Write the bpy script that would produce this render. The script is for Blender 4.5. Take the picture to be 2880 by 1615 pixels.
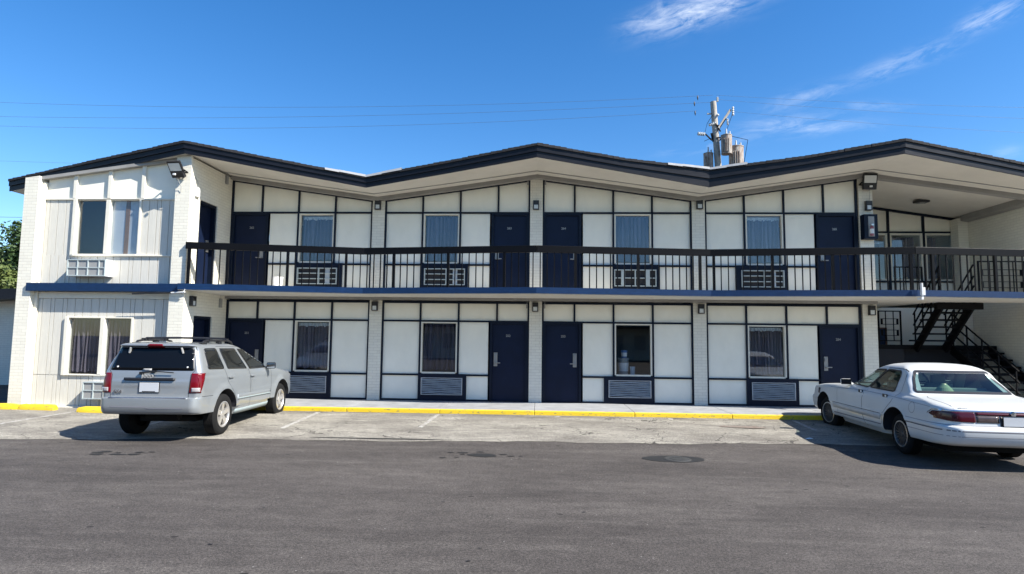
import bpy, bmesh, math, random
from mathutils import Vector, Matrix
from mathutils.bvhtree import BVHTree
R = math.radians
random.seed(7)
for o in list(bpy.data.objects): bpy.data.objects.remove(o)
SC = bpy.context.scene
COL = SC.collection

# ---------------------------------------------------------------- camera
CAMP = Vector((0.1389, -15.8634, 1.7843))
yaw, pitch, roll, FPX = -0.04857, 0.08483, -0.01149, 1689.4
def _rot():
    cy, sy = math.cos(yaw), math.sin(yaw)
    Rz = Matrix(((cy, -sy, 0), (sy, cy, 0), (0, 0, 1)))
    cp, sp = math.cos(pitch), math.sin(pitch)
    Rx = Matrix(((1, 0, 0), (0, cp, sp), (0, -sp, cp)))
    cr, sr = math.cos(roll), math.sin(roll)
    Ry = Matrix(((cr, 0, -sr), (0, 1, 0), (sr, 0, cr)))
    return Ry @ Rx @ Rz
RW = _rot()
right, fwd, up = RW[0], RW[1], RW[2]
cd = bpy.data.cameras.new('camera'); cam = bpy.data.objects.new('camera', cd); COL.objects.link(cam)
M = Matrix((right, up, -fwd)).transposed().to_4x4(); M.translation = CAMP
cam.matrix_world = M
cd.sensor_width = 36; cd.lens = FPX / 2880 * 36; cd.clip_end = 3000; cd.clip_start = .05
SC.camera = cam
def pix(u, v):      # direction of a pixel of the 2880 wide photograph (used to aim clouds)
    return (fwd + right * ((u - 1440) / FPX) - up * ((v - 807.5) / FPX)).normalized()

# ---------------------------------------------------------------- light
SUN = Vector((1.0, -.45, 1.0)).normalized()
elev = math.asin(SUN.z); az = math.atan2(SUN.x, SUN.y)
W = bpy.data.worlds.new('World'); SC.world = W; W.use_nodes = True
nt = W.node_tree; N = nt.nodes; L = nt.links
bg = N['Background']; bg.inputs['Strength'].default_value = 0.09
sky = N.new('ShaderNodeTexSky'); sky.sky_type = 'NISHITA'; sky.sun_disc = False
sky.sun_elevation = elev; sky.sun_rotation = az; sky.altitude = 0; sky.air_density = 1.0; sky.dust_density = .3; sky.ozone_density = 3.0
hs = N.new('ShaderNodeHueSaturation'); hs.inputs['Saturation'].default_value = 1.33; hs.inputs['Value'].default_value = 1.04; hs.inputs['Hue'].default_value = .5045
L.new(sky.outputs[0], hs.inputs['Color'])
geo = N.new('ShaderNodeNewGeometry')   # direction of the sky ray
neg = N.new('ShaderNodeVectorMath'); neg.operation = 'SCALE'; neg.inputs['Scale'].default_value = -1
L.new(geo.outputs['Incoming'], neg.inputs[0])
def math_n(op, a, b=None, clamp=False):
    n = N.new('ShaderNodeMath'); n.operation = op; n.use_clamp = clamp
    for i, x in enumerate((a, b)):
        if x is None: continue
        if isinstance(x, (int, float)): n.inputs[i].default_value = x
        else: L.new(x, n.inputs[i])
    return n.outputs[0]
def dotn(v):
    n = N.new('ShaderNodeVectorMath'); n.operation = 'DOT_PRODUCT'; L.new(neg.outputs[0], n.inputs[0]); n.inputs[1].default_value = v; return n.outputs['Value']
def cloud(u0, v0, u1, v1, width, amount, seed, fx=5, fy=22, thr=.5):
    a = pix(u0, v0); b = pix(u1, v1); c = (a + b).normalized(); t = (b - a); hl = t.length / 2; t = (t - c * t.dot(c)).normalized(); s = c.cross(t).normalized()
    pt = dotn(t); ps = dotn(s); fc = dotn(c)
    wd = width / FPX
    comb = N.new('ShaderNodeCombineXYZ')
    L.new(math_n('MULTIPLY', pt, fx), comb.inputs[0]); L.new(math_n('MULTIPLY', ps, fy), comb.inputs[1]); comb.inputs[2].default_value = seed
    nz = N.new('ShaderNodeTexNoise'); nz.inputs['Scale'].default_value = 2.7; nz.inputs['Detail'].default_value = 12; nz.inputs['Roughness'].default_value = .68; nz.inputs['Distortion'].default_value = .5
    L.new(comb.outputs[0], nz.inputs['Vector'])
    e1 = math_n('POWER', math_n('ABSOLUTE', math_n('DIVIDE', pt, hl)), 2.5)
    e2 = math_n('POWER', math_n('ABSOLUTE', math_n('DIVIDE', ps, wd)), 2.0)
    m = math_n('EXPONENT', math_n('MULTIPLY', math_n('ADD', e1, e2), -1.2))
    d = math_n('MULTIPLY', math_n('SUBTRACT', nz.outputs['Fac'], thr), 3.2, True)
    d = math_n('MULTIPLY', math_n('MULTIPLY', d, m), amount)
    return math_n('MULTIPLY', d, math_n('GREATER_THAN', fc, 0))
cl = None
for args in ((1800, 78, 2130, -20, 36, 1.15, 1.3, 8, 26, .38), (1745, 70, 1880, 62, 20, .5, 4.1, 7, 24, .42), (1860, 40, 1875, 5, 30, .5, 6.6, 9, 12, .42), (2400, 225, 2700, 120, 22, .55, 2.2, 7, 22, .42),
             (2690, 92, 2890, -5, 22, .85, 8.7, 7, 24, .40), (2070, 365, 2400, 335, 24, .5, 5.5, 6, 22, .42), (2140, 312, 2400, 235, 22, .38, 9.9, 7, 22, .42),
             (1870, 430, 2130, 385, 14, .5, 12.2, 6, 24, .42), (2200, 372, 2480, 350, 16, .38, 15.1, 6, 22, .42), (2380, 298, 2560, 300, 12, .4, 17.5, 6, 22, .42), (2780, 440, 2880, 420, 16, .3, 19.5, 7, 22, .42)):
    c_ = cloud(*args); cl = c_ if cl is None else math_n('ADD', cl, c_)
cl = math_n('MINIMUM', math_n('MULTIPLY', cl, .6), .8)
mixc = N.new('ShaderNodeMixRGB'); mixc.inputs[2].default_value = (6.2, 6.6, 7.2, 1)
L.new(cl, mixc.inputs[0]); L.new(hs.outputs[0], mixc.inputs[1]); L.new(mixc.outputs[0], bg.inputs['Color'])
sl = bpy.data.lights.new('sun', 'SUN'); sl.energy = 5.0; sl.angle = R(.53); sl.color = (1, .955, .88)
so = bpy.data.objects.new('sun', sl); COL.objects.link(so); so.rotation_euler = SUN.to_track_quat('Z', 'Y').to_euler(); so.location = (10, -10, 20)
SC.view_settings.view_transform = 'Standard'; SC.view_settings.look = 'None'; SC.view_settings.exposure = 1.15; SC.view_settings.gamma = 1; SC.view_settings.use_curve_mapping = False

# ---------------------------------------------------------------- materials
MATS = {}
def mat(name, col=(.5, .5, .5), rough=.6, metal=0, var=0, vscale=3, vcol=None, bump=0, bscale=60, coat=0, spec=.5, stretch=(1, 1, 1), emit=None, fine=0, ramp=(.35, .7)):
    if name in MATS: return MATS[name]
    m = bpy.data.materials.new(name); m.use_nodes = True; t = m.node_tree; n = t.nodes; l = t.links
    b = n['Principled BSDF']; b.inputs['Base Color'].default_value = (*col, 1); b.inputs['Roughness'].default_value = rough; b.inputs['Metallic'].default_value = metal
    b.inputs['Coat Weight'].default_value = coat; b.inputs['Specular IOR Level'].default_value = spec; b.inputs['Coat Roughness'].default_value = .05
    if var or bump or fine:
        tc = n.new('ShaderNodeTexCoord'); mp = n.new('ShaderNodeMapping'); l.new(tc.outputs['Object'], mp.inputs[0]); mp.inputs['Scale'].default_value = stretch
    if var:
        nz = n.new('ShaderNodeTexNoise'); nz.inputs['Scale'].default_value = vscale; nz.inputs['Detail'].default_value = 7; nz.inputs['Roughness'].default_value = .65; l.new(mp.outputs[0], nz.inputs['Vector'])
        cr = n.new('ShaderNodeValToRGB'); cr.color_ramp.elements[0].position = ramp[0]; cr.color_ramp.elements[1].position = ramp[1]
        c2 = vcol or tuple(c * (1 - var) for c in col)
        cr.color_ramp.elements[0].color = (*c2, 1); cr.color_ramp.elements[1].color = (*col, 1)
        l.new(nz.outputs['Fac'], cr.inputs[0]); l.new(cr.outputs[0], b.inputs['Base Color'])
    if bump:
        nb = n.new('ShaderNodeTexNoise'); nb.inputs['Scale'].default_value = bscale; nb.inputs['Detail'].default_value = 4; l.new(mp.outputs[0], nb.inputs['Vector'])
        bp = n.new('ShaderNodeBump'); bp.inputs['Strength'].default_value = bump; bp.inputs['Distance'].default_value = .02; l.new(nb.outputs['Fac'], bp.inputs['Height']); l.new(bp.outputs[0], b.inputs['Normal'])
    if emit: b.inputs['Emission Color'].default_value = (*emit, 1); b.inputs['Emission Strength'].default_value = 1
    MATS[name] = m; return m
CREAM = (.74, .715, .62)
m_panel = mat('panel_paint', (.86, .825, .70), .62, var=.08, vscale=1.6, stretch=(1.2, 1, .7), bump=.15, bscale=90)
m_trimcream = mat('cream_trim', (.74, .70, .59), .5, var=.1, vscale=5)
m_siding = mat('siding_paint', (.63, .605, .53), .6, var=.14, vscale=5, stretch=(8, 8, .6), bump=.15, bscale=30)
m_navy = mat('navy_paint', (.005, .010, .024), .45, spec=.2, var=.25, vscale=4)
m_band = mat('blue_band_paint', (.006, .027, .085), .42, spec=.3, var=.3, vscale=6, stretch=(1, 1, 3))
m_door = mat('door_paint', (.006, .012, .035), .45, var=.3, vscale=2.2, spec=.2)
m_fascia = mat('fascia_metal', (.007, .008, .013), .42, spec=.25, var=.3, vscale=2.5, bump=.35, bscale=2.2, stretch=(1, 1, 2.5))
m_shingle = mat('roof_shingle', (.02, .02, .024), .9, var=.4, vscale=14, bump=.6, bscale=40)
m_soffit = mat('soffit_paint', (.70, .665, .59), .7, var=.12, vscale=1.2)
m_beam = mat('beam_paint', (.30, .29, .27), .6, var=.2, vscale=3)
m_rail = mat('rail_paint', (.004, .004, .005), .45, spec=.12, var=.3, vscale=5)
m_black = mat('black_plastic', (.012, .012, .014), .45)
m_blackmetal = mat('black_steel', (.005, .005, .006), .6, spec=.12)
m_white = mat('white_paint', (.74, .74, .72), .45, var=.12, vscale=8)
m_lens = mat('lamp_lens', (.62, .64, .62), .25)
m_silver = mat('brushed_metal', (.62, .6, .56), .35, metal=.85)
m_lock = mat('dull_lock_metal', (.30, .29, .27), .45, metal=.5)
m_slat = mat('aluminium_slat', (.50, .53, .55), .42, metal=.35, var=.2, vscale=9)
m_dark = mat('dark_recess', (.02, .02, .024), .8)
m_gray = mat('gray_plastic', (.28, .28, .27), .55)
m_conc = mat('painted_concrete', (.33, .335, .34), .7, var=.3, vscale=3, bump=.2, bscale=50)
m_concdark = mat('bare_concrete', (.33, .32, .29), .8, var=.35, vscale=4, bump=.4, bscale=40)
m_yellow = mat('yellow_paint', (.72, .50, .02), .55, var=.18, vscale=9, vcol=(.22, .18, .10), ramp=(.36, .43), stretch=(1, 1, 3), bump=.3, bscale=30)
m_curtL = mat('ground_curtain', (.13, .105, .125), .85, var=.12, vscale=6)
m_curtU = mat('blue_gray_curtain', (.14, .15, .205), .85, var=.12, vscale=6)
m_curtD = mat('dark_curtain', (.045, .037, .055), .85)
m_sheer = mat('sheer_valance', (.52, .54, .54), .8)
m_room = mat('room_interior', (.11, .105, .1), .9)
m_wood = mat('weathered_board', (.25, .13, .07), .8, var=.3, vscale=12, stretch=(6, 6, 1))
m_board = mat('window_board', (.50, .51, .53), .6, var=.12, vscale=3)
m_rust = mat('transformer_paint', (.45, .44, .40), .7, var=.5, vscale=5, vcol=(.20, .12, .08), stretch=(2.5, 2.5, .7))
m_pole = mat('weathered_pole', (.50, .46, .40), .9, var=.5, vscale=9, stretch=(4, 4, .6))
m_ceram = mat('gray_porcelain', (.5, .52, .52), .3)
m_wire = mat('wire', (.09, .14, .22), .6)
m_red = mat('red_enamel', (.28, .09, .11), .4)
m_acgrille = mat('ac_grille_plastic', (.42, .48, .48), .5, var=.2, vscale=7)
m_flash = mat('bright_flashing', (.5, .5, .5), .4, var=.2, vscale=6)
m_blueplastic = mat('blue_plastic', (.05, .13, .35), .4)
def brick(name, axis, c1=(.76, .725, .61), c2=(.71, .675, .57), mort=(.59, .555, .465)):
    m = bpy.data.materials.new(name); m.use_nodes = True; t = m.node_tree; n = t.nodes; l = t.links; b = n['Principled BSDF']
    tc = n.new('ShaderNodeTexCoord'); sp = n.new('ShaderNodeSeparateXYZ'); cb = n.new('ShaderNodeCombineXYZ'); l.new(tc.outputs['Object'], sp.inputs[0])
    l.new(sp.outputs[axis], cb.inputs[0]); l.new(sp.outputs[2], cb.inputs[1])
    br = n.new('ShaderNodeTexBrick'); l.new(cb.outputs[0], br.inputs['Vector']); br.inputs['Scale'].default_value = 1; br.inputs['Brick Width'].default_value = .215; br.inputs['Row Height'].default_value = .0745
    br.inputs['Mortar Size'].default_value = .005; br.inputs['Mortar Smooth'].default_value = .35
    br.inputs['Color1'].default_value = (*c1, 1); br.inputs['Color2'].default_value = (*c2, 1); br.inputs['Mortar'].default_value = (*mort, 1)
    nz = n.new('ShaderNodeTexNoise'); nz.inputs['Scale'].default_value = 3; nz.inputs['Detail'].default_value = 6; l.new(tc.outputs['Object'], nz.inputs['Vector'])
    mx = n.new('ShaderNodeMixRGB'); mx.blend_type = 'MULTIPLY'; mx.inputs[0].default_value = .12; l.new(br.outputs['Color'], mx.inputs[1]); l.new(nz.outputs['Fac'], mx.inputs[2]); 
    gm = n.new('ShaderNodeBrightContrast'); gm.inputs[1].default_value = .02; l.new(mx.outputs[0], gm.inputs[0]); l.new(gm.outputs[0], b.inputs['Base Color'])
    bp = n.new('ShaderNodeBump'); bp.invert = True; bp.inputs['Strength'].default_value = .5; bp.inputs['Distance'].default_value = .012; l.new(br.outputs['Fac'], bp.inputs['Height']); l.new(bp.outputs[0], b.inputs['Normal'])
    b.inputs['Roughness'].default_value = .6
    return m
m_brickf = brick('cream_brick_front', 0); m_bricks = brick('cream_brick_side', 1)
def glass(name, refl=1.0, tint=(.9, .93, .95), ior=1.6):
    m = bpy.data.materials.new(name); m.use_nodes = True; t = m.node_tree; n = t.nodes; l = t.links
    n.remove(n['Principled BSDF']); out = n['Material Output']
    tr = n.new('ShaderNodeBsdfTransparent'); tr.inputs[0].default_value = (*tint, 1)
    gl = n.new('ShaderNodeBsdfGlossy'); gl.inputs['Roughness'].default_value = .015; gl.inputs[0].default_value = (refl, refl, refl, 1)
    lw = n.new('ShaderNodeLayerWeight'); lw.inputs[0].default_value = .5
    pw = n.new('ShaderNodeMath'); pw.operation = 'POWER'; pw.inputs[1].default_value = 5; l.new(lw.outputs['Facing'], pw.inputs[0])
    fr = n.new('ShaderNodeMath'); fr.operation = 'MULTIPLY_ADD'; fr.inputs[1].default_value = 1 - ior; fr.inputs[2].default_value = ior; l.new(pw.outputs[0], fr.inputs[0])
    mx = n.new('ShaderNodeMixShader'); l.new(fr.outputs[0], mx.inputs[0]); l.new(tr.outputs[0], mx.inputs[1]); l.new(gl.outputs[0], mx.inputs[2]); l.new(mx.outputs[0], out.inputs[0])
    return m
m_glass = glass('window_glass', ior=.05)
m_glasscar = glass('clear_car_glass', tint=(.50, .62, .60), ior=.07)
m_tint = mat('tinted_glass', (.004, .005, .007), .04, spec=.22)
m_tintside = mat('tinted_side_glass', (.012, .013, .013), .04, spec=.4)

# asphalt materials
def asphalt(name, base, dark, light, speck, streak, crack=False):
    m = bpy.data.materials.new(name); m.use_nodes = True; t = m.node_tree; n = t.nodes; l = t.links; b = n['Principled BSDF']
    tc = n.new('ShaderNodeTexCoord')
    def noise(scale, det, st=(1, 1, 1), rough=.6, dist=0):
        mp = n.new('ShaderNodeMapping'); l.new(tc.outputs['Object'], mp.inputs[0]); mp.inputs['Scale'].default_value = st
        z = n.new('ShaderNodeTexNoise'); z.inputs['Scale'].default_value = scale; z.inputs['Detail'].default_value = det; z.inputs['Roughness'].default_value = rough; z.inputs['Distortion'].default_value = dist; l.new(mp.outputs[0], z.inputs['Vector']); return z.outputs['Fac']
    def ramp(f, p0, p1, c0, c1):
        r = n.new('ShaderNodeValToRGB'); e = r.color_ramp.elements; e[0].position = p0; e[1].position = p1; e[0].color = (*c0, 1); e[1].color = (*c1, 1); l.new(f, r.inputs[0]); return r.outputs[0]
    def mix(f, a, c, mode='MIX'):
        x = n.new('ShaderNodeMixRGB'); x.blend_type = mode
        for i, v in enumerate((f, a, c)):
            if isinstance(v, (int, float)): x.inputs[i].default_value = v
            elif isinstance(v, tuple): x.inputs[i].default_value = (*v, 1)
            else: l.new(v, x.inputs[i])
        return x.outputs[0]
    c = ramp(noise(.55, 6, streak, .6, .4), .33, .68, dark, base)
    c = mix(ramp(noise(1.1, 8, (streak[0] * .7, streak[1] * 1.6, 1), .7), .50, .74, (0, 0, 0), (.6, .6, .6)), c, light)
    g = noise(95, 2)
    c = mix(.95, c, ramp(g, .34, .66, (.5, .5, .5), (1.55, 1.55, 1.55)), 'MULTIPLY')
    c = mix(.8, c, ramp(noise(38, 4, (1, 1.2, 1), .85), .40, .60, (.50, .50, .50), (1.55, 1.55, 1.55)), 'MULTIPLY')
    c = mix(.9, c, ramp(noise(4.5, 9, (.7, 1.3, 1), .82), .36, .64, (.74, .74, .74), (1.25, 1.25, 1.25)), 'MULTIPLY')
    v = n.new('ShaderNodeTexVoronoi'); v.inputs['Scale'].default_value = 9; l.new(tc.outputs['Object'], v.inputs['Vector'])
    sp = n.new('ShaderNodeMath'); sp.operation = 'LESS_THAN'; sp.inputs[1].default_value = .055; l.new(v.outputs['Distance'], sp.inputs[0])
    nm = n.new('ShaderNodeMath'); nm.operation = 'GREATER_THAN'; nm.inputs[1].default_value = .56; l.new(noise(3, 3), nm.inputs[0])
    mm = n.new('ShaderNodeMath'); mm.operation = 'MULTIPLY'; l.new(sp.outputs[0], mm.inputs[0]); l.new(nm.outputs[0], mm.inputs[1])
    c = mix(mm.outputs[0], c, speck)
    v2 = n.new('ShaderNodeTexVoronoi'); v2.inputs['Scale'].default_value = 1.3; mp2 = n.new('ShaderNodeMapping'); mp2.inputs['Scale'].default_value = (1, 1.8, 1); mp2.inputs['Location'].default_value = (3, 7, 0); l.new(tc.outputs['Object'], mp2.inputs[0]); l.new(mp2.outputs[0], v2.inputs['Vector'])
    s2 = n.new('ShaderNodeMath'); s2.operation = 'LESS_THAN'; s2.inputs[1].default_value = .05; l.new(v2.outputs['Distance'], s2.inputs[0])
    c = mix(s2.outputs[0], c, tuple(x * .35 for x in dark))
    if crack:
        st = ramp(noise(.8, 7, (1, 2.0, 1), .7, .8), .55, .72, (0, 0, 0), (.55, .55, .55)); c = mix(st, c, (.085, .075, .065))
        spy = n.new('ShaderNodeSeparateXYZ'); l.new(tc.outputs['Object'], spy.inputs[0])
        ay = n.new('ShaderNodeMath'); ay.operation = 'MULTIPLY_ADD'; ay.inputs[1].default_value = .30; ay.inputs[2].default_value = .72; l.new(spy.outputs[1], ay.inputs[0])
        by = n.new('ShaderNodeMath'); by.operation = 'ADD'; l.new(ay.outputs[0], by.inputs[0]); l.new(noise(1.0, 8, (.5, 1.6, 1), .75, .6), by.inputs[1])
        c = mix(ramp(by.outputs[0], .52, .78, (0, 0, 0), (.8, .8, .8)), c, (.062, .056, .05))
        vc = n.new('ShaderNodeTexVoronoi'); vc.feature = 'DISTANCE_TO_EDGE'; vc.inputs['Scale'].default_value = .75
        wv = n.new('ShaderNodeVectorMath'); wv.operation = 'ADD'; nzv = n.new('ShaderNodeTexNoise'); nzv.inputs['Scale'].default_value = 2.2; nzv.inputs['Detail'].default_value = 6; l.new(tc.outputs['Object'], nzv.inputs['Vector'])
        scv = n.new('ShaderNodeVectorMath'); scv.operation = 'SCALE'; scv.inputs['Scale'].default_value = .7; l.new(nzv.outputs['Color'], scv.inputs[0]); l.new(tc.outputs['Object'], wv.inputs[0]); l.new(scv.outputs[0], wv.inputs[1]); l.new(wv.outputs[0], vc.inputs['Vector'])
        lt = n.new('ShaderNodeMath'); lt.operation = 'LESS_THAN'; lt.inputs[1].default_value = .007; l.new(vc.outputs['Distance'], lt.inputs[0])
        mk = n.new('ShaderNodeMath'); mk.operation = 'GREATER_THAN'; mk.inputs[1].default_value = .5; l.new(noise(.6, 2), mk.inputs[0])
        m3 = n.new('ShaderNodeMath'); m3.operation = 'MULTIPLY'; l.new(lt.outputs[0], m3.inputs[0]); l.new(mk.outputs[0], m3.inputs[1])
        c = mix(m3.outputs[0], c, (.05, .045, .04))
    l.new(c, b.inputs['Base Color']); b.inputs['Roughness'].default_value = .85; b.inputs['Specular IOR Level'].default_value = .3
    bp = n.new('ShaderNodeBump'); bp.inputs['Strength'].default_value = .5; bp.inputs['Distance'].default_value = .01; l.new(noise(120, 2), bp.inputs['Height']); l.new(bp.outputs[0], b.inputs['Normal'])
    return m
m_asph = asphalt('sealed_asphalt', (.077, .068, .061), (.047, .041, .037), (.118, .106, .094), (.30, .29, .27), (.36, 1.35, 1))
m_old = asphalt('old_asphalt', (.27, .252, .212), (.14, .128, .11), (.36, .34, .285), (.5, .48, .44), (1, 2, 1), True)

# ---------------------------------------------------------------- builders
class MB:
    def __init__(s): s.v = []; s.f = []; s.mi = []
    def add(s, vs, fs, m=0):
        k = len(s.v); s.v += [tuple(v) for v in vs]; s.f += [tuple(i + k for i in f) for f in fs]; s.mi += [m] * len(fs); return s
    def box(s, x0, x1, y0, y1, z0, z1, m=0):
        if x0 > x1: x0, x1 = x1, x0
        if y0 > y1: y0, y1 = y1, y0
        if z0 > z1: z0, z1 = z1, z0
        return s.add([(x0, y0, z0), (x1, y0, z0), (x1, y1, z0), (x0, y1, z0), (x0, y0, z1), (x1, y0, z1), (x1, y1, z1), (x0, y1, z1)],
                     [(0, 3, 2, 1), (4, 5, 6, 7), (0, 1, 5, 4), (1, 2, 6, 5), (2, 3, 7, 6), (3, 0, 4, 7)], m)
    def obox(s, c, ax, ay, az_, m=0):      # centre and three half vectors
        c = Vector(c); ax = Vector(ax); ay = Vector(ay); az_ = Vector(az_)
        vs = [c + sx * ax + sy * ay + sz * az_ for sz in (-1, 1) for sx, sy in ((-1, -1), (1, -1), (1, 1), (-1, 1))]
        return s.add(vs, [(0, 3, 2, 1), (4, 5, 6, 7), (0, 1, 5, 4), (1, 2, 6, 5), (2, 3, 7, 6), (3, 0, 4, 7)], m)
    def bar(s, a, b, w, h, m=0, upv=(0, 0, 1)):
        a = Vector(a); b = Vector(b); d = (b - a); L_ = d.length; d.normalize(); u = Vector(upv); sd = d.cross(u).normalized(); u = sd.cross(d)
        return s.obox((a + b) / 2, d * L_ / 2, sd * w / 2, u * h / 2, m)
    def prism(s, pts, lo, hi, axis='y', m=0):   # pts in the plane across axis
        n = len(pts)
        def P(p, t): return {'y': (p[0], t, p[1]), 'x': (t, p[0], p[1]), 'z': (p[0], p[1], t)}[axis]
        vs = [P(p, lo) for p in pts] + [P(p, hi) for p in pts]
        fs = [tuple(range(n)), tuple(range(2 * n - 1, n - 1, -1))] + [(i, i + n, (i + 1) % n + n, (i + 1) % n) for i in range(n)]
        return s.add(vs, fs, m)
    def tube(s, pts, r, n=8, m=0, cap=True):
        pts = [Vector(p) for p in pts]; rr = r if isinstance(r, (list, tuple)) else [r] * len(pts)
        rings = []; ref = Vector((0, 0, 1))
        for i, p in enumerate(pts):
            d = (pts[min(i + 1, len(pts) - 1)] - pts[max(i - 1, 0)]).normalized()
            rf = ref if abs(d.dot(ref)) < .95 else Vector((1, 0, 0))
            a = d.cross(rf).normalized(); b = d.cross(a)
            rings.append([p + rr[i] * (a * math.cos(2 * math.pi * k / n) + b * math.sin(2 * math.pi * k / n)) for k in range(n)])
        vs = [v for r_ in rings for v in r_]; fs = []
        for i in range(len(pts) - 1):
            for k in range(n): fs.append((i * n + k, i * n + (k + 1) % n, (i + 1) * n + (k + 1) % n, (i + 1) * n + k))
        if cap: fs += [tuple(range(n - 1, -1, -1)), tuple((len(pts) - 1) * n + k for k in range(n))]
        return s.add(vs, fs, m)
    def lathe(s, prof, c=(0, 0, 0), axis='z', n=24, m=0):   # prof: (radius, height)
        c = Vector(c); vs = []; fs = []
        for r, h in prof:
            for k in range(n):
                a = 2 * math.pi * k / n; x, y = r * math.cos(a), r * math.sin(a)
                vs.append(c + Vector({'z': (x, y, h), 'x': (h, x, y), 'y': (x, h, y)}[axis]))
        for i in range(len(prof) - 1):
            for k in range(n): fs.append((i * n + k, i * n + (k + 1) % n, (i + 1) * n + (k + 1) % n, (i + 1) * n + k))
        return s.add(vs, fs, m)
    def build(s, name, mats, parent=None, smooth=False, bevel=0, angle=40):
        me = bpy.data.meshes.new(name); me.from_pydata(s.v, [], s.f)
        if not isinstance(mats, (list, tuple)): mats = [mats]
        for m in mats: me.materials.append(m)
        me.polygons.foreach_set('material_index', s.mi)
        bm = bmesh.new(); bm.from_mesh(me); bmesh.ops.recalc_face_normals(bm, faces=bm.faces); bm.to_mesh(me); bm.free()
        o = bpy.data.objects.new(name, me); COL.objects.link(o)
        if parent: o.parent = parent
        if smooth: me.shade_smooth(); me.set_sharp_from_angle(angle=R(angle))
        if bevel:
            b = o.modifiers.new('bevel', 'BEVEL'); b.width = bevel; b.segments = 2; b.limit_method = 'ANGLE'
        return o
def tag(o, label=None, cat=None, group=None, kind=None):
    if label: o['label'] = label
    if cat: o['category'] = cat
    if group: o['group'] = group
    if kind: o['kind'] = kind
    return o
def empty(name, loc=(0, 0, 0), rz=0, label=None, cat=None, group=None):
    o = bpy.data.objects.new(name, None); COL.objects.link(o); o.location = loc; o.rotation_euler = (0, 0, rz); o.empty_display_size = .2
    return tag(o, label, cat, group)
def dup(root, loc, rz=None, label=None, group=None):
    r = root.copy(); COL.objects.link(r); r.location = loc
    if rz is not None: r.rotation_euler = (0, 0, rz)
    if label: r['label'] = label
    if group: r['group'] = group
    for ch in root.children:
        c = ch.copy(); COL.objects.link(c); c.parent = r
        for g in ch.children:
            d = g.copy(); COL.objects.link(d); d.parent = c
    return r
def text_mb(body, size, depth, frame, mats, name, parent, bold=0):
    """text as solid letters; frame = (origin, x axis, y axis, normal)"""
    cu = bpy.data.curves.new('t', 'FONT'); cu.body = body; cu.size = size; cu.extrude = depth / 2; cu.offset = bold; cu.align_x = 'CENTER'; cu.align_y = 'CENTER'
    o = bpy.data.objects.new('t', cu); COL.objects.link(o); dg = bpy.context.evaluated_depsgraph_get(); dg.update()
    me = bpy.data.meshes.new_from_object(o.evaluated_get(dg)); bpy.data.objects.remove(o)
    O, X, Y, Z = [Vector(q) for q in frame]
    for v in me.vertices: c = v.co.copy(); v.co = O + X * c.x + Y * c.y + Z * c.z
    me.materials.clear(); me.materials.append(mats); me.name = name
    ob = bpy.data.objects.new(name, me); COL.objects.link(ob); ob.parent = parent; return ob

# ---------------------------------------------------------------- ground
def gz(y):
    if y > -1.8: return .015
    if y < -5.5: return -.075
    return .015 - .09 * (-1.8 - y) / 3.7
def sheet(name, x0, x1, ys, dz, m, x_at=None, kind='structure', nx=1, edge=None):
    vs = []; fs = []
    for j, y in enumerate(ys):
        for i in range(nx + 1):
            x = x0 + (x1 - x0) * i / nx; yy = y
            if edge and j == 0: yy = edge(x)
            vs.append((x, yy, gz(yy) + dz))
    for j in range(len(ys) - 1):
        for i in range(nx): a = j * (nx + 1) + i; fs.append((a, a + 1, a + nx + 2, a + nx + 1))
    b = MB(); b.add(vs, fs); o = b.build(name, m); tag(o, kind=kind); return o
sheet('ground', -400, 400, [-400, -60, -5.5, -1.8, 40, 500], 0, m_asph)
ph = [random.uniform(0, 6.28) for _ in range(6)]
def edge_y(x):
    b = -4.98 + .055 * (x + .6) if x > -6 else -5.22 + .13 * (x + 6)
    b = max(b, -5.9)
    return b + .05 * math.sin(x * 1.3 + ph[0]) + .03 * math.sin(x * 3.7 + ph[1]) + .015 * math.sin(x * 9.1 + ph[2]) + .01 * math.sin(x * 19 + ph[3])
sheet('parking_strip', -60, 60, [-5, -4.2, -3.4, -2.6, -1.8, -1.5], .004, m_old, nx=900, edge=edge_y)
m_line = mat('worn_line_paint', (.42, .41, .38), .75, var=.5, vscale=16, vcol=(.22, .20, .17), ramp=(.42, .58))
b = MB()
def road_quad(x0, y0, x1, y1, w, dz=.008):
    n = 5
    for i in range(n):
        a, c = i / n, (i + 1) / n
        p = [(x0 + (x1 - x0) * a, y0 + (y1 - y0) * a), (x0 + (x1 - x0) * c, y0 + (y1 - y0) * c)]
        b.add([(p[0][0] - w / 2, p[0][1], gz(p[0][1]) + dz), (p[0][0] + w / 2, p[0][1], gz(p[0][1]) + dz), (p[1][0] + w / 2, p[1][1], gz(p[1][1]) + dz), (p[1][0] - w / 2, p[1][1], gz(p[1][1]) + dz)], [(0, 1, 2, 3)])
for x0, x1, y1, w in ((-5.0, -4.93, -4.1, .10), (-2.2, -2.27, -3.7, .09), (.56, .5, -2.05, .10), (3.07, 3.05, -2.15, .10), (5.8, 5.72, -3.2, .09), (-7.75, -7.7, -4.4, .10), (-10.45, -10.66, -4.4, .10)):
    road_quad(x0, -1.95 if x0 > -9 else -2.6, x1, y1, w)
o = b.build('road_markings', m_line); tag(o, kind='structure')
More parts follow.
